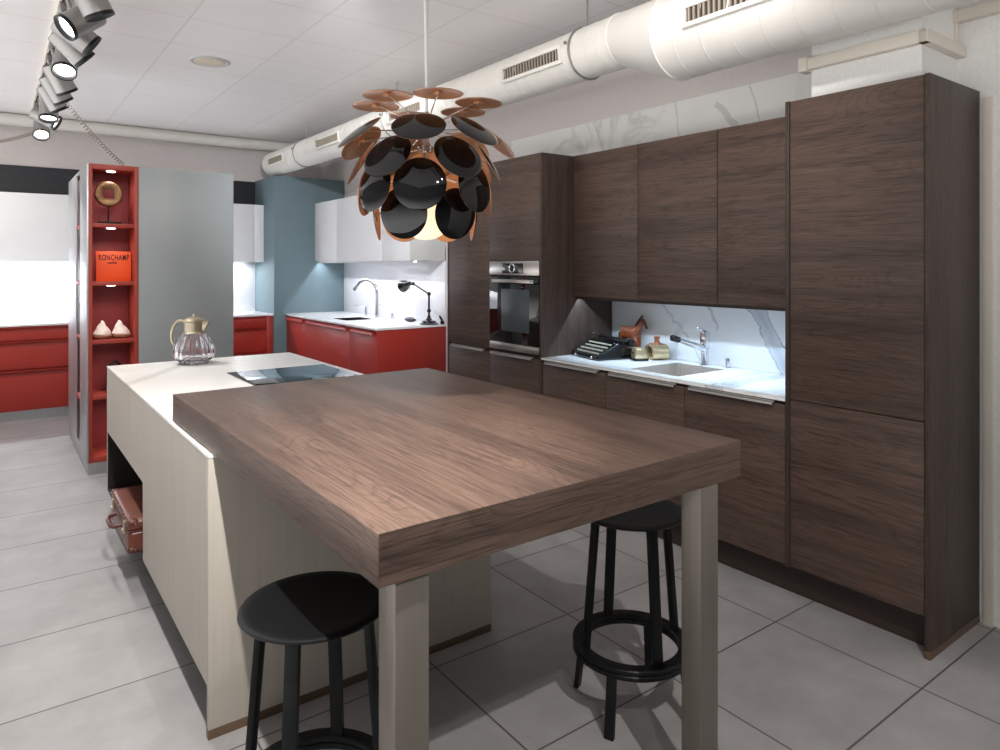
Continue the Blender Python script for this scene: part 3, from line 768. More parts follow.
MB().box(0.606, 0.838, WY0 + .10, WY0 + .104, 1.3795, 1.600, 0.001).box(0.606, 0.838, WY0 + .126, WY0 + .130, 1.3795, 1.600, 0.001).box(0.606, 0.611, WY0 + .10, WY0 + .13, 1.3795, 1.600, 0.001).build('cover', M['orange'], bk)
MB().box(0.6115, 0.834, WY0 + .1045, WY0 + .1255, 1.383, 1.597).build('pages', M['paper'], bk)
def text(body, name, loc, size, mat, parent, rot=(R(90), 0, 0), sx=1.0, ext=0.0003):
    c = bpy.data.curves.new(name, 'FONT'); c.body = body; c.size = size; c.extrude = ext
    c.align_x = 'CENTER'; c.space_character = 1.15; c.offset = 0.0016
    o = bpy.data.objects.new(name, c); COL.objects.link(o); c.materials.append(mat)
    bpy.context.view_layer.update()
    me = bpy.data.meshes.new_from_object(o.evaluated_get(bpy.context.evaluated_depsgraph_get()))
    bpy.data.objects.remove(o)
    me.transform(Matrix.Translation(Vector(loc) - Vector(parent['_w'])) @ Matrix.Rotation(rot[0], 4, 'X') @ Matrix.Diagonal((sx, 1, 1, 1)))
    me.materials.clear(); me.materials.append(mat)
    o = bpy.data.objects.new(name, me); COL.objects.link(o); o.parent = parent
    return o
text('RONCHAMP', 'title', (0.724, WY0 + .0993, 1.536), 0.058, M['ink'], bk, sx=0.56)
text('LE CORBUSIER', 'subtitle', (0.714, WY0 + .0993, 1.512), 0.010, M['ink'], bk, sx=0.8)
def shell(cx, lean, lab):
    s = thing('shell_ornament', (cx, WY0 + .1, 0.961), lab, 'ornament', 'white pointed ornaments')
    t = bmesh.new()
    prof = [(0, 0.028), (.052, .028), (.055, .036), (.047, .055), (.036, .075), (.024, .095), (.012, .118), (.007, .130), (0, .133)]
    m_ = Matrix.Translation((cx, WY0 + .1, 0.9615))
    b = MB(); b.lathe(prof, 28, None)
    for v in b.bm.verts:
        v.co.x += lean * (v.co.z - 0.03) * 2.2 * (1 - v.co.z * 3); v.co.x *= 1.12
        v.co.x += 0.004 * math.sin(v.co.z * 120)
    bmesh.ops.transform(b.bm, matrix=m_, verts=b.bm.verts)
    b.build('peak', M['shell'], s)
    MB().lathe([(0, 0), (.04, 0), (.055, .01), (.058, .022), (.053, .028), (0, .028)], 28, m_ @ Matrix.Diagonal((1.12, 1, 1, 1))).build('foot', M['shell_brown'], s)
shell(0.648, 0.0, 'left white pointed ornament with brown underside, on the red shelf')
shell(0.775, -0.12, 'right white pointed ornament with brown underside, on the red shelf')
ln = thing('lantern', (0.735, WY0 + .14, 0.563), 'black framed lantern with peaked handle, low red niche half hidden by island', 'lantern')
lf = MB()
lx0, lx1, ly0, ly1 = 0.685, 0.83, WY0 + .07, WY0 + .21
for a in (lx0, lx1 - 0.01):
    for b in (ly0, ly1 - 0.01): lf.box(a, a + 0.01, b, b + 0.01, 0.5635, 0.74, 0.001)
lf.box(lx0, lx1, ly0, ly1, 0.5635, 0.577, 0.001).box(lx0, lx1, ly0, ly1, 0.735, 0.75, 0.001)
lf.build('frame', M['black_metal'], ln)
MB().tube([(0.69, WY0 + .14, 0.742), (0.735, WY0 + .14, 0.79), (0.785, WY0 + .14, 0.742)], 0.009, 8).build('handle', M['black_metal'], ln)
MB().cyl((0.74, WY0 + .14, 0.578), (0.74, WY0 + .14, 0.66), 0.025, n=20).build('candle', M['paper'], ln)
db = thing('book', (0.565, 6.3, 0.95), 'dark upright book in the narrow side niche of the shelf tower', 'book')
MB().box(0.556, 0.582, 6.22, 6.24, 0.951, 1.20, 0.001).box(0.556, 0.559, 6.22, 6.4, 0.951, 1.20, 0.001).build('cover', M['charcoal'], db)
MB().box(0.5595, 0.58, 6.241, 6.395, 0.953, 1.195).build('pages', M['paper'], db)

# ------------------------------------------------------------------ red kitchen at the back
BXs = [(-1.9, -1.2), (-1.2, 0.0), (0.0, 1.2), (1.2, 2.565)]
BL = ['red drawer cabinet at the far left end of the back run', 'red drawer cabinet at the left edge of the back run', 'red drawer cabinet left of and behind the shelf tower', 'red drawer cabinet between the grey cabinet and teal partition']
YF = 8.05
for (x0, x1), lb in zip(BXs, BL):
    b = thing('drawer_cabinet', ((x0 + x1) / 2, YF, 0), lb, 'cabinet', 'red drawer cabinets along the back wall')
    MB().box(x0 + .001, x1 - .001, YF + 0.022, 8.739, 0.10, 0.905).build('carcass', M['red'], b)
    for (za, zb) in ((0.775, 0.885), (0.50, 0.745), (0.10, 0.465)):
        d = MB().box(x0 + .002, x1 - .002, YF, YF + 0.02, za, zb, 0.001).build('drawer', M['red'], b)
        hp = MB().prism([(x0 + .002, YF + 0.004, zb), (x0 + .002, YF - 0.028, zb + 0.012), (x0 + .002, YF - 0.028, zb + 0.018), (x0 + .002, YF + 0.004, zb + 0.02)], (x1 - x0 - .004, 0, 0))
        hp.build('handle', M['red'], d)
    MB().box(x0 + .001, x1 - .001, YF + 0.05, YF + 0.068, 0, 0.099).build('plinth', M['alu'], b)
tag(box('filler_panel', M['red'], 2.567, 2.643, YF, YF + 0.02, 0.0, 0.905), 'narrow red filler beside the teal partition', 'panel')
tag(box('worktop', M['counter'], -1.9, 2.644, YF - 0.022, 8.739, 0.910, 0.930), 'white worktop on the red drawers along the back wall', 'worktop')
tag(box('splashback', M['splash'], -1.9, 2.644, 8.728, 8.7395, 0.9305, 1.62), 'bright white glass splashback along the back wall', 'splashback')
UL = [(-1.9, -1.2), (-1.2, 0.0), (0.0, 1.2), (1.2, 2.53)]
UB = ['white wall cabinet at the far left end of the back wall', 'white wall cabinet at the left edge of the back wall', 'white wall cabinet left of and behind the shelf tower', 'white wall cabinet between the grey cabinet and teal partition']
for (x0, x1), lb in zip(UL, UB):
    b = thing('wall_cabinet', ((x0 + x1) / 2, 8.4, 1.535), lb, 'cabinet', 'white wall cabinets along the back wall')
    MB().box(x0 + .001, x1 - .001, 8.422, 8.727, 1.54, 2.224).build('carcass', M['white_grey'], b)
    MB().box(x0 + .002, x1 - .002, 8.40, 8.42, 1.535, 2.224, 0.001).build('door', M['white'], b)
    MB().box(x0 + .02, x1 - .02, 8.60, 8.63, 1.534, 1.5398).build('light_strip', M['led'], b)
box('filler_panel', M['white'], 2.532, 2.644, 8.40, 8.42, 1.535, 2.224, b)

# ------------------------------------------------------------------ red peninsula
PXF = 2.79; PYE = 5.65
pu = [(5.668, 6.25), (6.25, 7.42), (7.42, 8.018)]
pl_ = ['red lacquer base cabinet nearest the end of the peninsula', 'wide red base cabinet in the middle of the peninsula', 'red base cabinet against the teal partition']
for (y0, y1), lb in zip(pu, pl_):
    b = thing('base_cabinet', (PXF, (y0 + y1) / 2, 0), lb, 'cabinet', 'red base cabinets of the peninsula')
    MB().box(PXF + 0.022, 3.5, y0 + .001, y1 - .001, 0.1, 0.70).box(PXF + 0.022, PXF + 0.04, y0 + .001, y1 - .001, 0.7, 0.905).build('carcass', M['red'], b)
    MB().box(PXF, PXF + 0.02, y0 + .002, y1 - .002, 0.1, 0.865, 0.001).build('door', M['red'], b)
    MB().prism([(PXF + 0.004, y0 + .03, 0.866), (PXF - 0.026, y0 + .03, 0.856), (PXF - 0.03, y0 + .03, 0.862), (PXF - 0.026, y0 + .03, 0.888), (PXF + 0.004, y0 + .03, 0.892)], (0, y1 - y0 - .1, 0)).build('handle', M['red'], b)
    MB().box(PXF + 0.06, PXF + 0.075, y0 + .001, y1 - .001, 0, 0.099).build('plinth', M['alu'], b)
tag(box('end_panel', M['red'], PXF, 3.519, PYE, PYE + 0.017, 0, 0.909), 'red end panel closing the near end of the peninsula', 'panel')
QX0, QX1, QY0, QY1 = 2.93, 3.25, 6.62, 7.0
wt = MB().box(2.77, QX0, 5.638, 8.018, 0.91, 0.93, 0.001).box(QX1, 3.519, 5.638, 8.018, 0.91, 0.93, 0.001).box(QX0, QX1, 5.638, QY0, 0.91, 0.93).box(QX0, QX1, QY1, 8.018, 0.91, 0.93)
tag(wt.build('worktop', M['counter']), 'white worktop on the red peninsula under the white cabinets', 'worktop')
sink(QX0 + .001, QX1 - .001, QY0 + .001, QY1 - .001, 0.929, M['black_metal'], 'black sink set into the white peninsula worktop')
tag(box('splashback', M['splash'], 3.508, 3.519, 5.65, 8.018, 0.9305, 1.66), 'glossy white splashback behind the black desk lamp', 'splashback')
pw = [(5.668, 6.24), (6.24, 7.367), (7.367, 8.018)]
pw_l = ['white wall cabinet at the near end, above the black desk lamp', 'wide white wall cabinet above the black sink', 'white wall cabinet touching the teal partition']
for (y0, y1), lb in zip(pw, pw_l):
    b = thing('wall_cabinet', (3.134, (y0 + y1) / 2, 1.542), lb, 'cabinet', 'white wall cabinets above the peninsula')
    MB().box(3.156, 3.507, y0 + .001, y1 - .001, 1.547, 2.24).build('carcass', M['white_grey'], b)
    MB().box(3.134, 3.154, y0 + .002, y1 - .002, 1.542, 2.241, 0.001).build('door', M['white'], b)
    MB().box(3.172, 3.178, y0 + .002, y1 - .002, 1.522, 1.547).box(3.212, 3.218, y0 + .002, y1 - .002, 1.5275, 1.547).build('led_cutoff_lip', M['white'], b)  # added lips, shaped to shade the top of the white splashback
tag(box('end_panel', M['white_grey'], 3.134, 3.519, PYE, PYE + 0.017, 1.542, 2.241), 'pale grey end panel of the white wall cabinets', 'panel')

# faucet on peninsula
fa = thing('kitchen_faucet', (3.36, 6.85, 0.93), 'tall gooseneck chrome faucet beside the black sink', 'faucet')
fx, fy = 3.36, 6.80
MB().cyl((fx, fy, .9302), (fx, fy, .94), .032, n=24, bev=.003).cyl((fx, fy, .94), (fx, fy, 1.09), .022, .019, n=24).build('body', M['chrome'], fa)
arc = [(fx, fy, 1.09), (fx, fy, 1.16)]
for i in range(13):
    a = PI * i / 12 * 0.82
    k = 0.118 * (1 - math.cos(a)); arc.append((fx - k * .62, fy + k * .95, 1.19 + 0.145 * math.sin(a)))
MB().tube(arc, .0175, 14).build('neck', M['chrome'], fa)
e1 = Vector(arc[-1]); ed = (Vector(arc[-1]) - Vector(arc[-3])).normalized()
MB().cyl(e1 - ed * .01, e1 + ed * .06, .019, .026, n=20, bev=.003).build('spray_head', M['chrome'], fa)
MB().cyl((fx, fy - .02, 1.055), (fx, fy - .075, 1.075), .008, n=12).build('lever', M['chrome'], fa)
sd = thing('soap_dispenser', (3.40, 7.16, 0.93), 'small chrome soap pump left of the gooseneck faucet', 'dispenser')
MB().cyl((3.40, 7.16, .9302), (3.40, 7.16, 1.03), .018, .015, n=20).build('body', M['chrome'], sd)
MB().tube([(3.40, 7.16, 1.03), (3.40, 7.16, 1.045), (3.36, 7.2, 1.047), (3.31, 7.26, 1.04)], .006, 10).build('spout', M['chrome'], sd)
kn = thing('drain_knob', (3.44, 6.6, 0.93), 'small chrome drain control knob right of the gooseneck faucet', 'knob')
MB().cyl((3.44, 6.6, .9302), (3.44, 6.6, .938), .02, n=20).build('collar', M['chrome'], kn)
MB().cyl((3.44, 6.6, .938), (3.44, 6.6, .985), .013, n=20, bev=.003).build('grip', M['chrome'], kn)
ms = thing('countertop_gadget', (3.40, 6.15, 0.93), 'dark blue-grey rounded gadget lying left of the desk lamp', 'gadget')
MB().sphere((3.40, 6.15, .952), .05, 24, (1.0, 1.3, .42)).build('shell', M['blue_grey'], ms)
MB().sphere((3.395, 6.08, .950), .036, 20, (1.0, 1.0, .45)).build('nose', M['black_gloss'], ms)
dl = thing('desk_lamp', (3.38, 5.735, 0.93), 'black jointed desk lamp standing on the peninsula', 'lamp')
lx, ly = 3.38, 5.735
MB().lathe([(0, 0), (.09, 0), (.092, .012), (.07, .02), (.066, .034), (.035, .042), (.02, .06), (.014, .085), (0, .085)], 32, Matrix.Translation((lx, ly, .9302))).build('base', M['black_gloss'], dl)
MB().cyl((lx, ly, 1.01), (lx, ly, 1.21), .0095, n=14).sphere((lx, ly, 1.06), .02, 14).build('post', M['black_metal'], dl)
J1 = Vector((lx, ly, 1.222)); J2 = Vector((lx - .035, ly + .245, 1.315)); J3 = Vector((lx - .042, ly + .30, 1.316))
MB().sphere(J1, .02, 14).sphere(J2, .018, 14).build('joint', M['black_metal'], dl)
MB().tube([J1, J2], .008, 10).tube([J2, J3], .008, 10).build('arm', M['black_metal'], dl)
hv = Vector((-.14, .9, -.25)).normalized()
q = Vector((0, 0, 1)).rotation_difference(hv).to_matrix().to_4x4()
hdm = Matrix.Translation(J3) @ q
MB().lathe([(0, -.01), (.02, -.008), (.024, .02), (.03, .035), (.046, .06), (.058, .09), (.062, .12), (.059, .12), (.05, .085), (.03, .05), (0, .045)], 28, hdm).build('shade', M['black_gloss'], dl)
MB().sphere(J3 + hv * .085, .024, 16).build('bulb', M['globe'], dl)
MB().cyl(J3 + Vector((0, 0, -.015)), J3 + Vector((0, .01, -.07)), .003, n=8).build('pull_chain', M['chrome'], dl)
pg = thing('power_socket', (3.48, 5.70, 0.93), 'small black pop-up socket with plug right of the desk lamp', 'socket')
MB().cyl((3.484, 5.662, .9302), (3.484, 5.662, .965), .018, n=20, bev=.004).build('housing', M['black_metal'], pg)
MB().cyl((3.484, 5.662, .968), (3.47, 5.69, 1.01), .012, .009, n=14).build('plug', M['black_gloss'], pg)
MB().tube([(3.47, 5.69, 1.01), (3.45, 5.73, 1.04), (3.445, 5.73, 1.06)], .004, 8).build('cable', M['white_grey'], pg)

# ------------------------------------------------------------------ items on the marble worktop
ft = thing('kitchen_faucet', (3.44, 2.6, 0.9), 'boxy chrome faucet with slanted spout behind the steel sink', 'faucet')
gx, gy = 3.44, 2.595
MB().cyl((gx, gy, .9002), (gx, gy, .906), .03, n=28).cyl((gx, gy, .906), (gx, gy, 1.0), .022, .024, n=28).build('body', M['chrome'], ft)
MB().box(gx - .022, gx + .022, gy - .022, gy + .022, 1.0, 1.10, .006).build('cartridge', M['chrome'], ft)
MB().tube([(gx - .01, gy, 1.0), (gx - .13, gy + .02, 1.037), (gx - .20, gy + .03, 1.06)], [.021, .017, .015], 16).build('spout', M['chrome'], ft)
MB().cyl((gx - .205, gy + .031, 1.062), (gx - .255, gy + .039, 1.077), .02, n=20, bev=.003).build('spray_head', M['black_gloss'], ft)
MB().box(-.075, .02, -.011, .011, -.004, .004, .002, mtx=Matrix.Translation((gx - .005, gy, 1.106)) @ Matrix.Rotation(R(16), 4, 'Y')).build('lever', M['chrome'], ft)
dk = thing('drain_knob', (3.46, 2.44, 0.9), 'short chrome drain control right of the boxy faucet', 'knob')
MB().cyl((3.46, 2.45, .9002), (3.46, 2.45, .906), .019, n=20).build('collar', M['chrome'], dk)
MB().cyl((3.46, 2.45, .906), (3.46, 2.45, .955), .014, n=20, bev=.002).build('grip', M['chrome'], dk)

# typewriter
tyw = thing('typewriter', (3.22, 3.24, 0.9), 'black vintage typewriter with pale round keys on the marble worktop', 'typewriter')
TM = Matrix.Translation((3.225, 3.225, 0.9005)) @ Matrix.Rotation(R(-13), 4, 'Z')   # local: -x front (keyboard), y along the wall
W2 = .165
body = MB()
body.prism([(-.155, -W2, 0), (.15, -W2, 0), (.15, -W2, .085), (.02, -W2, .098), (-.005, -W2, .088), (-.135, -W2, .026), (-.155, -W2, .02)], (0, 2 * W2, 0), TM, 0.006)
body.build('body', M['black_gloss'], tyw)
MB().prism([(-.02, -W2 * .95, .085), (.11, -W2 * .95, .075), (.11, -W2 * .95, .112), (.03, -W2 * .95, .116), (-.015, -W2 * .95, .10)], (0, 2 * W2 * .95, 0), TM, 0.006).build('top_cover', M['black_gloss'], tyw)
for yy in (-W2 - .004, W2 - .008): MB().prism([(-.15, yy, .01), (0.02, yy, .01), (.02, yy, .095), (-.01, yy, .092), (-.14, yy, .034)], (0, .012, 0), TM, .002).build('side_plate', M['black_metal'], tyw)
keys = MB()
for r_ in range(4):
    for c_ in range(11):
        kx = -.128 + r_ * .032; ky = -.125 + c_ * .025 + (r_ % 2) * .008 - .008
        kz = .036 + r_ * .0165
        keys.lathe([(0, .009), (.006, .009), (.007, .007), (.007, 0), (0, 0)], 12, TM @ Matrix.Translation((kx, ky, kz)))
keys.build('keyboard', M['key'], tyw)
MB().box(-.152, -.141, -.09, .09, .022, .03, .002, mtx=TM).build('space_bar', M['black_metal'], tyw)
cyl_ = MB().cyl(TM @ Vector((.09, -.17, .108)), TM @ Vector((.09, .17, .108)), .017, n=20)
cyl_.build('platen', M['black_metal'], tyw)
for s_ in (-1, 1):
    MB().cyl(TM @ Vector((.09, .17 * s_, .108)), TM @ Vector((.09, .187 * s_, .108)), .019, n=18).build('knob', M['black_gloss'], tyw)
MB().tube([TM @ Vector((.06, .15, .118)), TM @ Vector((.03, .155, .138)), TM @ Vector((.01, .15, .143))], .004, 8).sphere(TM @ Vector((.01, .15, .143)), .008, 10).build('return_lever', M['chrome'], tyw)
MB().tube([TM @ Vector((.065, -.1, .122)), TM @ Vector((.06, 0, .127)), TM @ Vector((.065, .1, .122))], .003, 6).build('paper_bail', M['chrome'], tyw)
ftm = MB()
for fy_ in (-.1, .1): ftm.sphere(TM @ Vector((-.157, fy_, .014)), .01, 12)
ftm.build('latch', M['chrome'], tyw)

# horse figurine: continuous skinned body
def skin_object(name, verts, edges, radii, mat, parent, root=0, sub=2):
    me = bpy.data.meshes.new(name); me.from_pydata([tuple(v) for v in verts], edges, [])
    o = bpy.data.objects.new(name, me); COL.objects.link(o)
    sm = o.modifiers.new('skin', 'SKIN'); sm.use_smooth_shade = True
    for i, sv in enumerate(me.skin_vertices[0].data):
        r = radii[i]; sv.radius = (r, r) if not isinstance(r, tuple) else r
        sv.use_root = (i == root)
    ss = o.modifiers.new('sub', 'SUBSURF'); ss.levels = sub; ss.render_levels = sub
    me.materials.append(mat)
    if parent: o.parent = parent
    return o
HX, HY, HZ = 3.45, 3.20, 0.901
hs = thing('horse_figurine', (HX, HY, HZ), 'chestnut brown toy horse standing behind the typewriter', 'figurine')
# local: +f forward = -Y world ; s = sideways = X
def hp(f_, s_, z_): return (s_, -f_, z_)
Vv = [hp(-.058, 0, .150), hp(-.015, 0, .146), hp(.035, 0, .148), hp(.060, 0, .165), hp(.077, 0, .192), hp(.092, 0, .220), hp(.104, 0, .240), hp(.118, 0, .222), hp(.130, 0, .201), hp(.137, 0, .190),
      hp(-.072, .020, .122), hp(-.066, .020, .085), hp(-.080, .020, .058), hp(-.076, .020, .026), hp(-.070, .020, .006),
      hp(-.062, -.020, .122), hp(-.050, -.020, .085), hp(-.064, -.020, .058), hp(-.058, -.020, .026), hp(-.052, -.020, .006),
      hp(.050, .020, .118), hp(.056, .020, .088), hp(.056, .020, .056), hp(.055, .020, .024), hp(.062, .020, .006),
      hp(.046, -.020, .118), hp(.070, -.020, .092), hp(.076, -.020, .062), hp(.060, -.020, .036), hp(.062, -.020, .018)]
Ee = [(0, 1), (1, 2), (2, 3), (3, 4), (4, 5), (5, 6), (6, 7), (7, 8), (8, 9), (0, 10), (10, 11), (11, 12), (12, 13), (13, 14), (0, 15), (15, 16), (16, 17), (17, 18), (18, 19),
      (2, 20), (20, 21), (21, 22), (22, 23), (23, 24), (2, 25), (25, 26), (26, 27), (27, 28), (28, 29)]
rr = [.040, .037, .040, .030, .022, .0175, .0165, .0145, .0105, .0095] + [.024, .015, .010, .0075, .010] * 2 + [.019, .013, .0095, .0075, .010] * 2
skin_object('body', Vv, Ee, rr, M['horse'], hs, 1)
mn = MB()
mn.tube([Vector(hp(.035, 0, .186)) + Vector((HX, HY, HZ)), Vector(hp(.056, 0, .212)) + Vector((HX, HY, HZ)), Vector(hp(.074, 0, .236)) + Vector((HX, HY, HZ)), Vector(hp(.098, 0, .257)) + Vector((HX, HY, HZ))], [.004, .006, .006, .005], 8)
mn.build('mane', M['horse_dark'], hs)
MB().tube([Vector(hp(*p)) + Vector((HX, HY, HZ)) for p in ((-.082, 0, .15), (-.1, 0, .135), (-.104, 0, .10), (-.1, 0, .07))], [.006, .009, .008, .003], 8).build('tail', M['horse_dark'], hs)
ea = MB()
for s_ in (-.007, .007): ea.cyl(Vector(hp(.098, s_, .250)) + Vector((HX, HY, HZ)), Vector(hp(.100, s_ * 1.4, .272)) + Vector((HX, HY, HZ)), .0055, .001, n=8)
ea.build('ear', M['horse_dark'], hs)
MB().sphere(Vector(hp(.138, 0, .188)) + Vector((HX, HY, HZ)), .0095, 12).build('muzzle', M['horse_dark'], hs)
# gold cube clock
gc = thing('gold_box_ornament', (3.27, 2.96, 0.9), 'small pale gold box on a black base, beside the typewriter', 'ornament')
GM = Matrix.Translation((3.27, 2.965, .9003)) @ Matrix.Rotation(R(-24), 4, 'Z')
MB().box(-.048, .048, -.045, .045, 0, .014, .005, mtx=GM).build('base', M['black_gloss'], gc)
MB().prism([(-.04, -.036, .014), (-.034, -.036, .082), (.02, -.036, .082), (.03, -.036, .045), (.042, -.036, .03), (.042, -.036, .014)], (0, .072, 0), GM, .006).build('case', M['gold'], gc)
MB().sphere(GM @ Vector((-.039, 0, .05)), .006, 10).build('button', M['black_gloss'], gc)
# brass & wood bodied object with knob
bo = thing('brass_ornament', (3.42, 2.93, 0.9), 'rounded brass ornament with pointed opening and turned wooden knob', 'ornament')
BM = Matrix.Translation((3.41, 2.94, .9003)) @ Matrix.Rotation(R(-28), 4, 'Z') @ Matrix.Diagonal((.95, .95, .84, 1))
# stadium-section tube, axis along local x
t = bmesh.new(); n = 40
def stad(k, x_):
    pts = []
    for i in range(n):
        a = 2 * PI * i / n
        yy = .062 * math.copysign(abs(math.cos(a)) ** 0.8, math.cos(a)) * k + .02 * math.cos(a) * k
        zz = .058 + .058 * math.copysign(abs(math.sin(a)) ** 0.75, math.sin(a)) * k
        pts.append(t.verts.new((x_, yy, zz)))
    return pts
rg = [stad(1.0, -.055), stad(1.0, .055), stad(.86, .06), stad(.72, .05), stad(.72, -.05), stad(.86, -.06)]
for i in range(len(rg)):
    A, B = rg[i], rg[(i + 1) % len(rg)]
    for j in range(n): t.faces.new((A[j], A[(j + 1) % n], B[(j + 1) % n], B[j]))
bmesh.ops.transform(t, matrix=BM, verts=t.verts)
mb = MB(); mb._add(t); mb.build('band', M['gold'], bo)
MB().prism([(.02, -.05, .058), (.02, 0, .018), (.02, .05, .058), (.02, .0, .098)], (.02, 0, 0), BM, .002).build('heart_plate', M['brass'], bo)
MB().lathe([(0, 0), (.024, 0), (.02, .012), (.016, .03), (.018, .04), (.022, .048), (.02, .058), (0, .062)], 24, BM @ Matrix.Translation((0, 0, .115))).build('knob', M['knob_wood'], bo)
MB().box(-.045, .045, -.03, .04, .110, .118, .003, mtx=BM).build('knob_plate', M['knob_wood'], bo)

# ------------------------------------------------------------------ jug on island
jg = thing('glass_jug', (0.99, 4.48, 0.9), 'cut glass jug with brass collar and handle on the island', 'jug')
JX, JY = 0.99, 4.48
JM = Matrix.Translation((JX, JY, .9003))
def ribbed(prof, n, amp, mtx):
    t = bmesh.new(); rings = []
    for r, z, k in prof:
        if r < 1e-6: rings.append([t.verts.new((0, 0, z))]); continue
        rings.append([t.verts.new(((r * (1 + amp * k * math.cos(20 * 2 * PI * i / n))) * math.cos(2 * PI * i / n), (r * (1 + amp * k * math.cos(20 * 2 * PI * i / n))) * math.sin(2 * PI * i / n), z)) for i in range(n)])
    for a, b in zip(rings, rings[1:]):
        for i in range(n):
            j = (i + 1) % n
            if len(a) == 1: t.faces.new((a[0], b[i], b[j]))
            elif len(b) == 1: t.faces.new((a[i], a[j], b[0]))
            else: t.faces.new((a[i], a[j], b[j], b[i]))
    m = MB(); m._add(t, mtx); return m
ribbed([(0, 0, 0), (.085, 0, .3), (.088, .006, .4), (.08, .014, .3), (.1, .026, 1), (.116, .05, 1), (.117, .075, 1), (.108, .115, 1), (.092, .15, 1), (.072, .178, .6), (.058, .19, 0), (.055, .188, 0), (.066, .175, 0), (.1, .11, 0), (.109, .07, 0), (.106, .05, 0), (.09, .03, 0), (.0, .026, 0)], 160, .035, JM).build('body', M['glass'], jg, smooth=60)
MB().lathe([(.052, .18), (.062, .184), (.062, .19), (.057, .196), (.056, .252), (.062, .258), (.062, .264), (.052, .262)], 40, JM).build('collar', M['brass'], jg)
MB().lathe([(0, .285), (.02, .284), (.045, .276), (.06, .266), (.06, .262), (0, .262)], 40, JM).build('lid', M['brass'], jg)
MB().lathe([(0, .284), (.008, .284), (.012, .292), (.009, .30), (0, .303)], 20, JM).build('finial', M['brass'], jg)
jl = Vector((-.805, .593, 0)); jr = -jl
def jp(k, z): return Vector((JX, JY, .9003 + z)) + jl * k
MB().tube([jp(.055, .25), jp(.075, .262), jp(.105, .255), jp(.128, .225), jp(.138, .18), (jp(.134, .135)), jp(.118, .105)], [.007, .009, .010, .010, .009, .008, .006], 12).build('handle', M['brass'], jg)
MB().prism([jp(-.05, .262), jp(-.095, .258), jp(-.066, .205), jp(-.05, .2)], Vector((.593, .805, 0)) * .03, Matrix.Translation(Vector((.593, .805, 0)) * -.015), .003).build('spout', M['brass'], jg)

# ------------------------------------------------------------------ suitcase in niche
sc_ = thing('suitcase', (0.68, 3.8, 0.182), 'worn brown leather suitcase lying in the island niche', 'suitcase')
sx0, sx1, sy0, sy1 = 0.498, 0.86, 3.52, 4.08
MB().box(sx0, sx1, sy0, sy1, .1828, .283, .018, 4).build('body', M['leather'], sc_)
MB().box(sx0, sx1, sy0, sy1, .2835, .335, .018, 4).build('lid', M['leather'], sc_)
for a in (sy0 - .002, sy1 - .043):
    for zz in ((.181 + .001, .215), (.305, .337)):
        MB().box(sx0 - .002, sx0 + .045, a, a + .045, zz[0], zz[1], .014, 3).build('corner_guard', M['leather_dark'], sc_)
MB().tube([(sx0 - .002, 3.71, .262), (sx0 - .03, 3.715, .258), (sx0 - .042, 3.75, .255), (sx0 - .042, 3.85, .255), (sx0 - .03, 3.885, .258), (sx0 - .002, 3.89, .262)], [.007, .009, .011, .011, .009, .007], 10).build('handle', M['leather_dark'], sc_)
for yy in (3.615, 3.985):
    MB().box(sx0 - .008, sx0 + .004, yy - .018, yy + .018, .255, .31, .002).cyl((sx0 - .006, yy, .27), (sx0 - .014, yy, .27), .008, n=12).build('clasp', M['brass'], sc_)
rv = MB()
for yy in (sy0 - .003,):
    for xx in (sx0 + .03, sx0 + .1): rv.sphere((xx, yy, .2), .005, 8).sphere((xx, yy, .318), .005, 8)
for yy in [sy0 + .05 + i * .06 for i in range(9)]: rv.sphere((sx0 - .002, yy, .325), .004, 8)
rv.build('rivet', M['brass'], sc_)
MB().box(sx0 - .001, sx1, sy0 - .001, sy1 + .001, .279, .287, .002).build('seam_band', M['leather_dark'], sc_)

# ------------------------------------------------------------------ lights
def spot(loc, tgt, W, size=60, blend=.5, soft=.03, col=(1, .96, .92)):
    L = bpy.data.lights.new('spot', 'SPOT'); L.energy = W; L.spot_size = R(size); L.spot_blend = blend; L.shadow_soft_size = soft; L.color = col
    o = bpy.data.objects.new('spot', L); COL.objects.link(o); o.location = loc
    o.rotation_euler = (Vector(tgt) - Vector(loc)).to_track_quat('-Z', 'Y').to_euler()
def strip(loc, sx, sy, W, rot=(0, 0, 0), col=(.9, .95, 1), spread=180):
    L = bpy.data.lights.new('strip', 'AREA'); L.shape = 'RECTANGLE'; L.size = sx; L.size_y = sy; L.energy = W; L.color = col; L.spread = R(spread)
    o = bpy.data.objects.new('strip', L); COL.objects.link(o); o.location = loc; o.rotation_euler = rot
# track on the left (x = .37), the row continues above and behind the camera
spot((.31, -.4, 2.74), (.7, 1.6, .5), 50, 80, .6, soft=.02)
spot((.31, 1.0, 2.74), (.60, 2.3, .3), 330, 62, .5, soft=.02)
spot((.37, 3.7, 2.66), (.3, 3.5, 0), 45, 100, .8)
spot((.34, 4.9, 2.66), (.1, 4.6, 0), 70, 110, .8)
spot((.40, 5.2, 2.66), (1.1, 4.2, .9), 16, 60, .6)
spot((.34, 6.6, 2.66), (0, 6.6, 0), 70, 110, .8)
spot((-.6, 6.4, 2.8), (-.6, 8.3, 1.2), 60, 100, .8)  # unseen spot off the track, added for the back-left cabinets
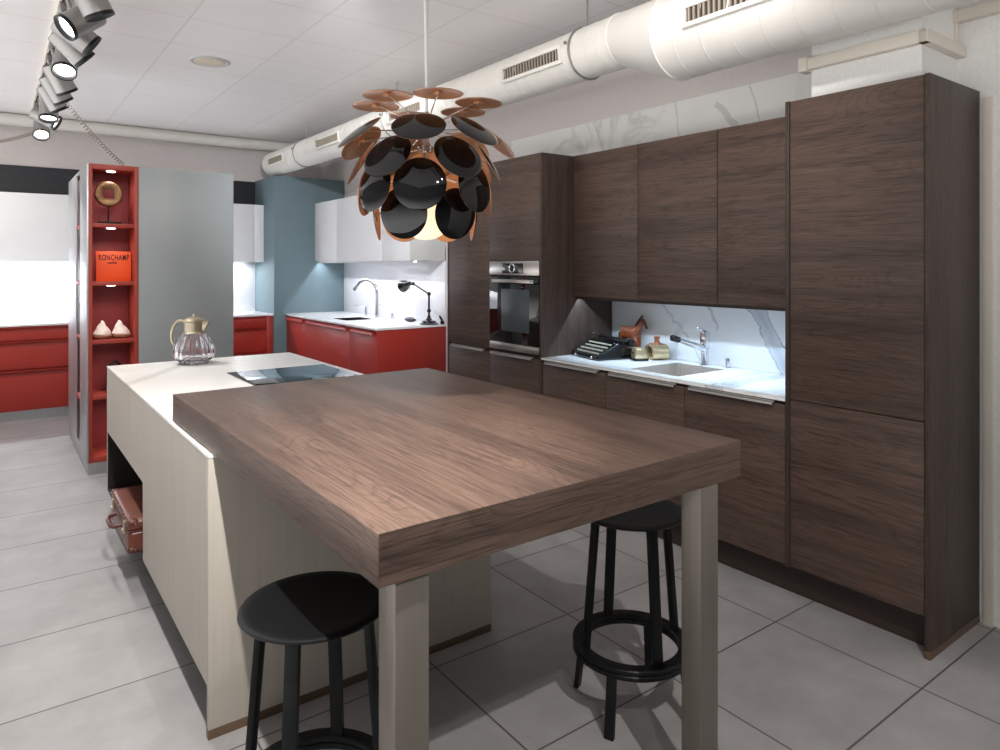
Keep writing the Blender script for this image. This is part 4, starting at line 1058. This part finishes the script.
# unseen spots without fixtures, placed to light cabinets, floor and shelf tower
spot((1.45, 1.2, 2.95), (3.1, 3.0, 1.6), 85, 85, .9)
spot((.8, -.45, 2.92), (1.75, 1.75, 0), 200, 58, .6, soft=.015)
spot((1.3, 3.0, 2.95), (3.1, 6.9, 1.6), 330, 55, .9, col=(.96, .97, 1))  # added to brighten the white cabinets over the peninsula
spot((.31, 2.7, 2.74), (.75, 5.7, 1.3), 48, 50, .7)
spot((1.2, 3.0, 2.95), (1.2, 5.7, 1.4), 50, 70, .8)
# LED strips
strip((3.192, 2.578, 1.2885), .002, 1.66, 9, col=(.6, .8, 1))
strip((3.192, 6.83, 1.5405), .002, 2.3, 10, col=(.93, .95, 1))
strip((0.3, 8.615, 1.532), 4.3, .02, 50, col=(.95, .97, 1))
w = bpy.data.worlds.new('world'); scene.world = w; w.use_nodes = True
bg = w.node_tree.nodes['Background']; bg.inputs[0].default_value = (1, .985, .97, 1); bg.inputs[1].default_value = 0.9
nt = w.node_tree
tcw = nt.nodes.new('ShaderNodeTexCoord'); spw = nt.nodes.new('ShaderNodeSeparateXYZ'); rpw = nt.nodes.new('ShaderNodeValToRGB')
mrw = nt.nodes.new('ShaderNodeMapRange'); mrw.inputs[1].default_value = -1.0; mrw.inputs[2].default_value = 1.0
nt.links.new(tcw.outputs['Generated'], spw.inputs[0]); nt.links.new(spw.outputs['Z'], mrw.inputs[0]); nt.links.new(mrw.outputs[0], rpw.inputs['Fac'])
rpw.color_ramp.elements[0].position = 0.38; rpw.color_ramp.elements[0].color = (2.6, 2.55, 2.52, 1)  # glow below the horizon, added to brighten the ceiling
rpw.color_ramp.elements[1].position = 0.54; rpw.color_ramp.elements[1].color = (0.25, 0.248, 0.245, 1)
mx_ = nt.nodes.new('ShaderNodeMapRange'); mx_.inputs[1].default_value = 0.05; mx_.inputs[2].default_value = -0.75; mx_.inputs[3].default_value = 0.07; mx_.inputs[4].default_value = 1.25
nt.links.new(spw.outputs['X'], mx_.inputs[0])
vm_ = nt.nodes.new('ShaderNodeVectorMath'); vm_.operation = 'SCALE'
nt.links.new(rpw.outputs['Color'], vm_.inputs[0]); nt.links.new(mx_.outputs[0], vm_.inputs['Scale'])
nt.links.new(vm_.outputs[0], bg.inputs[0])

for o in list(bpy.data.objects):
    if '_w' in o: del o['_w']

vs = scene.view_settings
scene.display_settings.display_device = 'sRGB'
vs.view_transform = 'Standard'; vs.look = 'None'; vs.gamma = 1.0; vs.exposure = 0.0
vs.use_curve_mapping = False
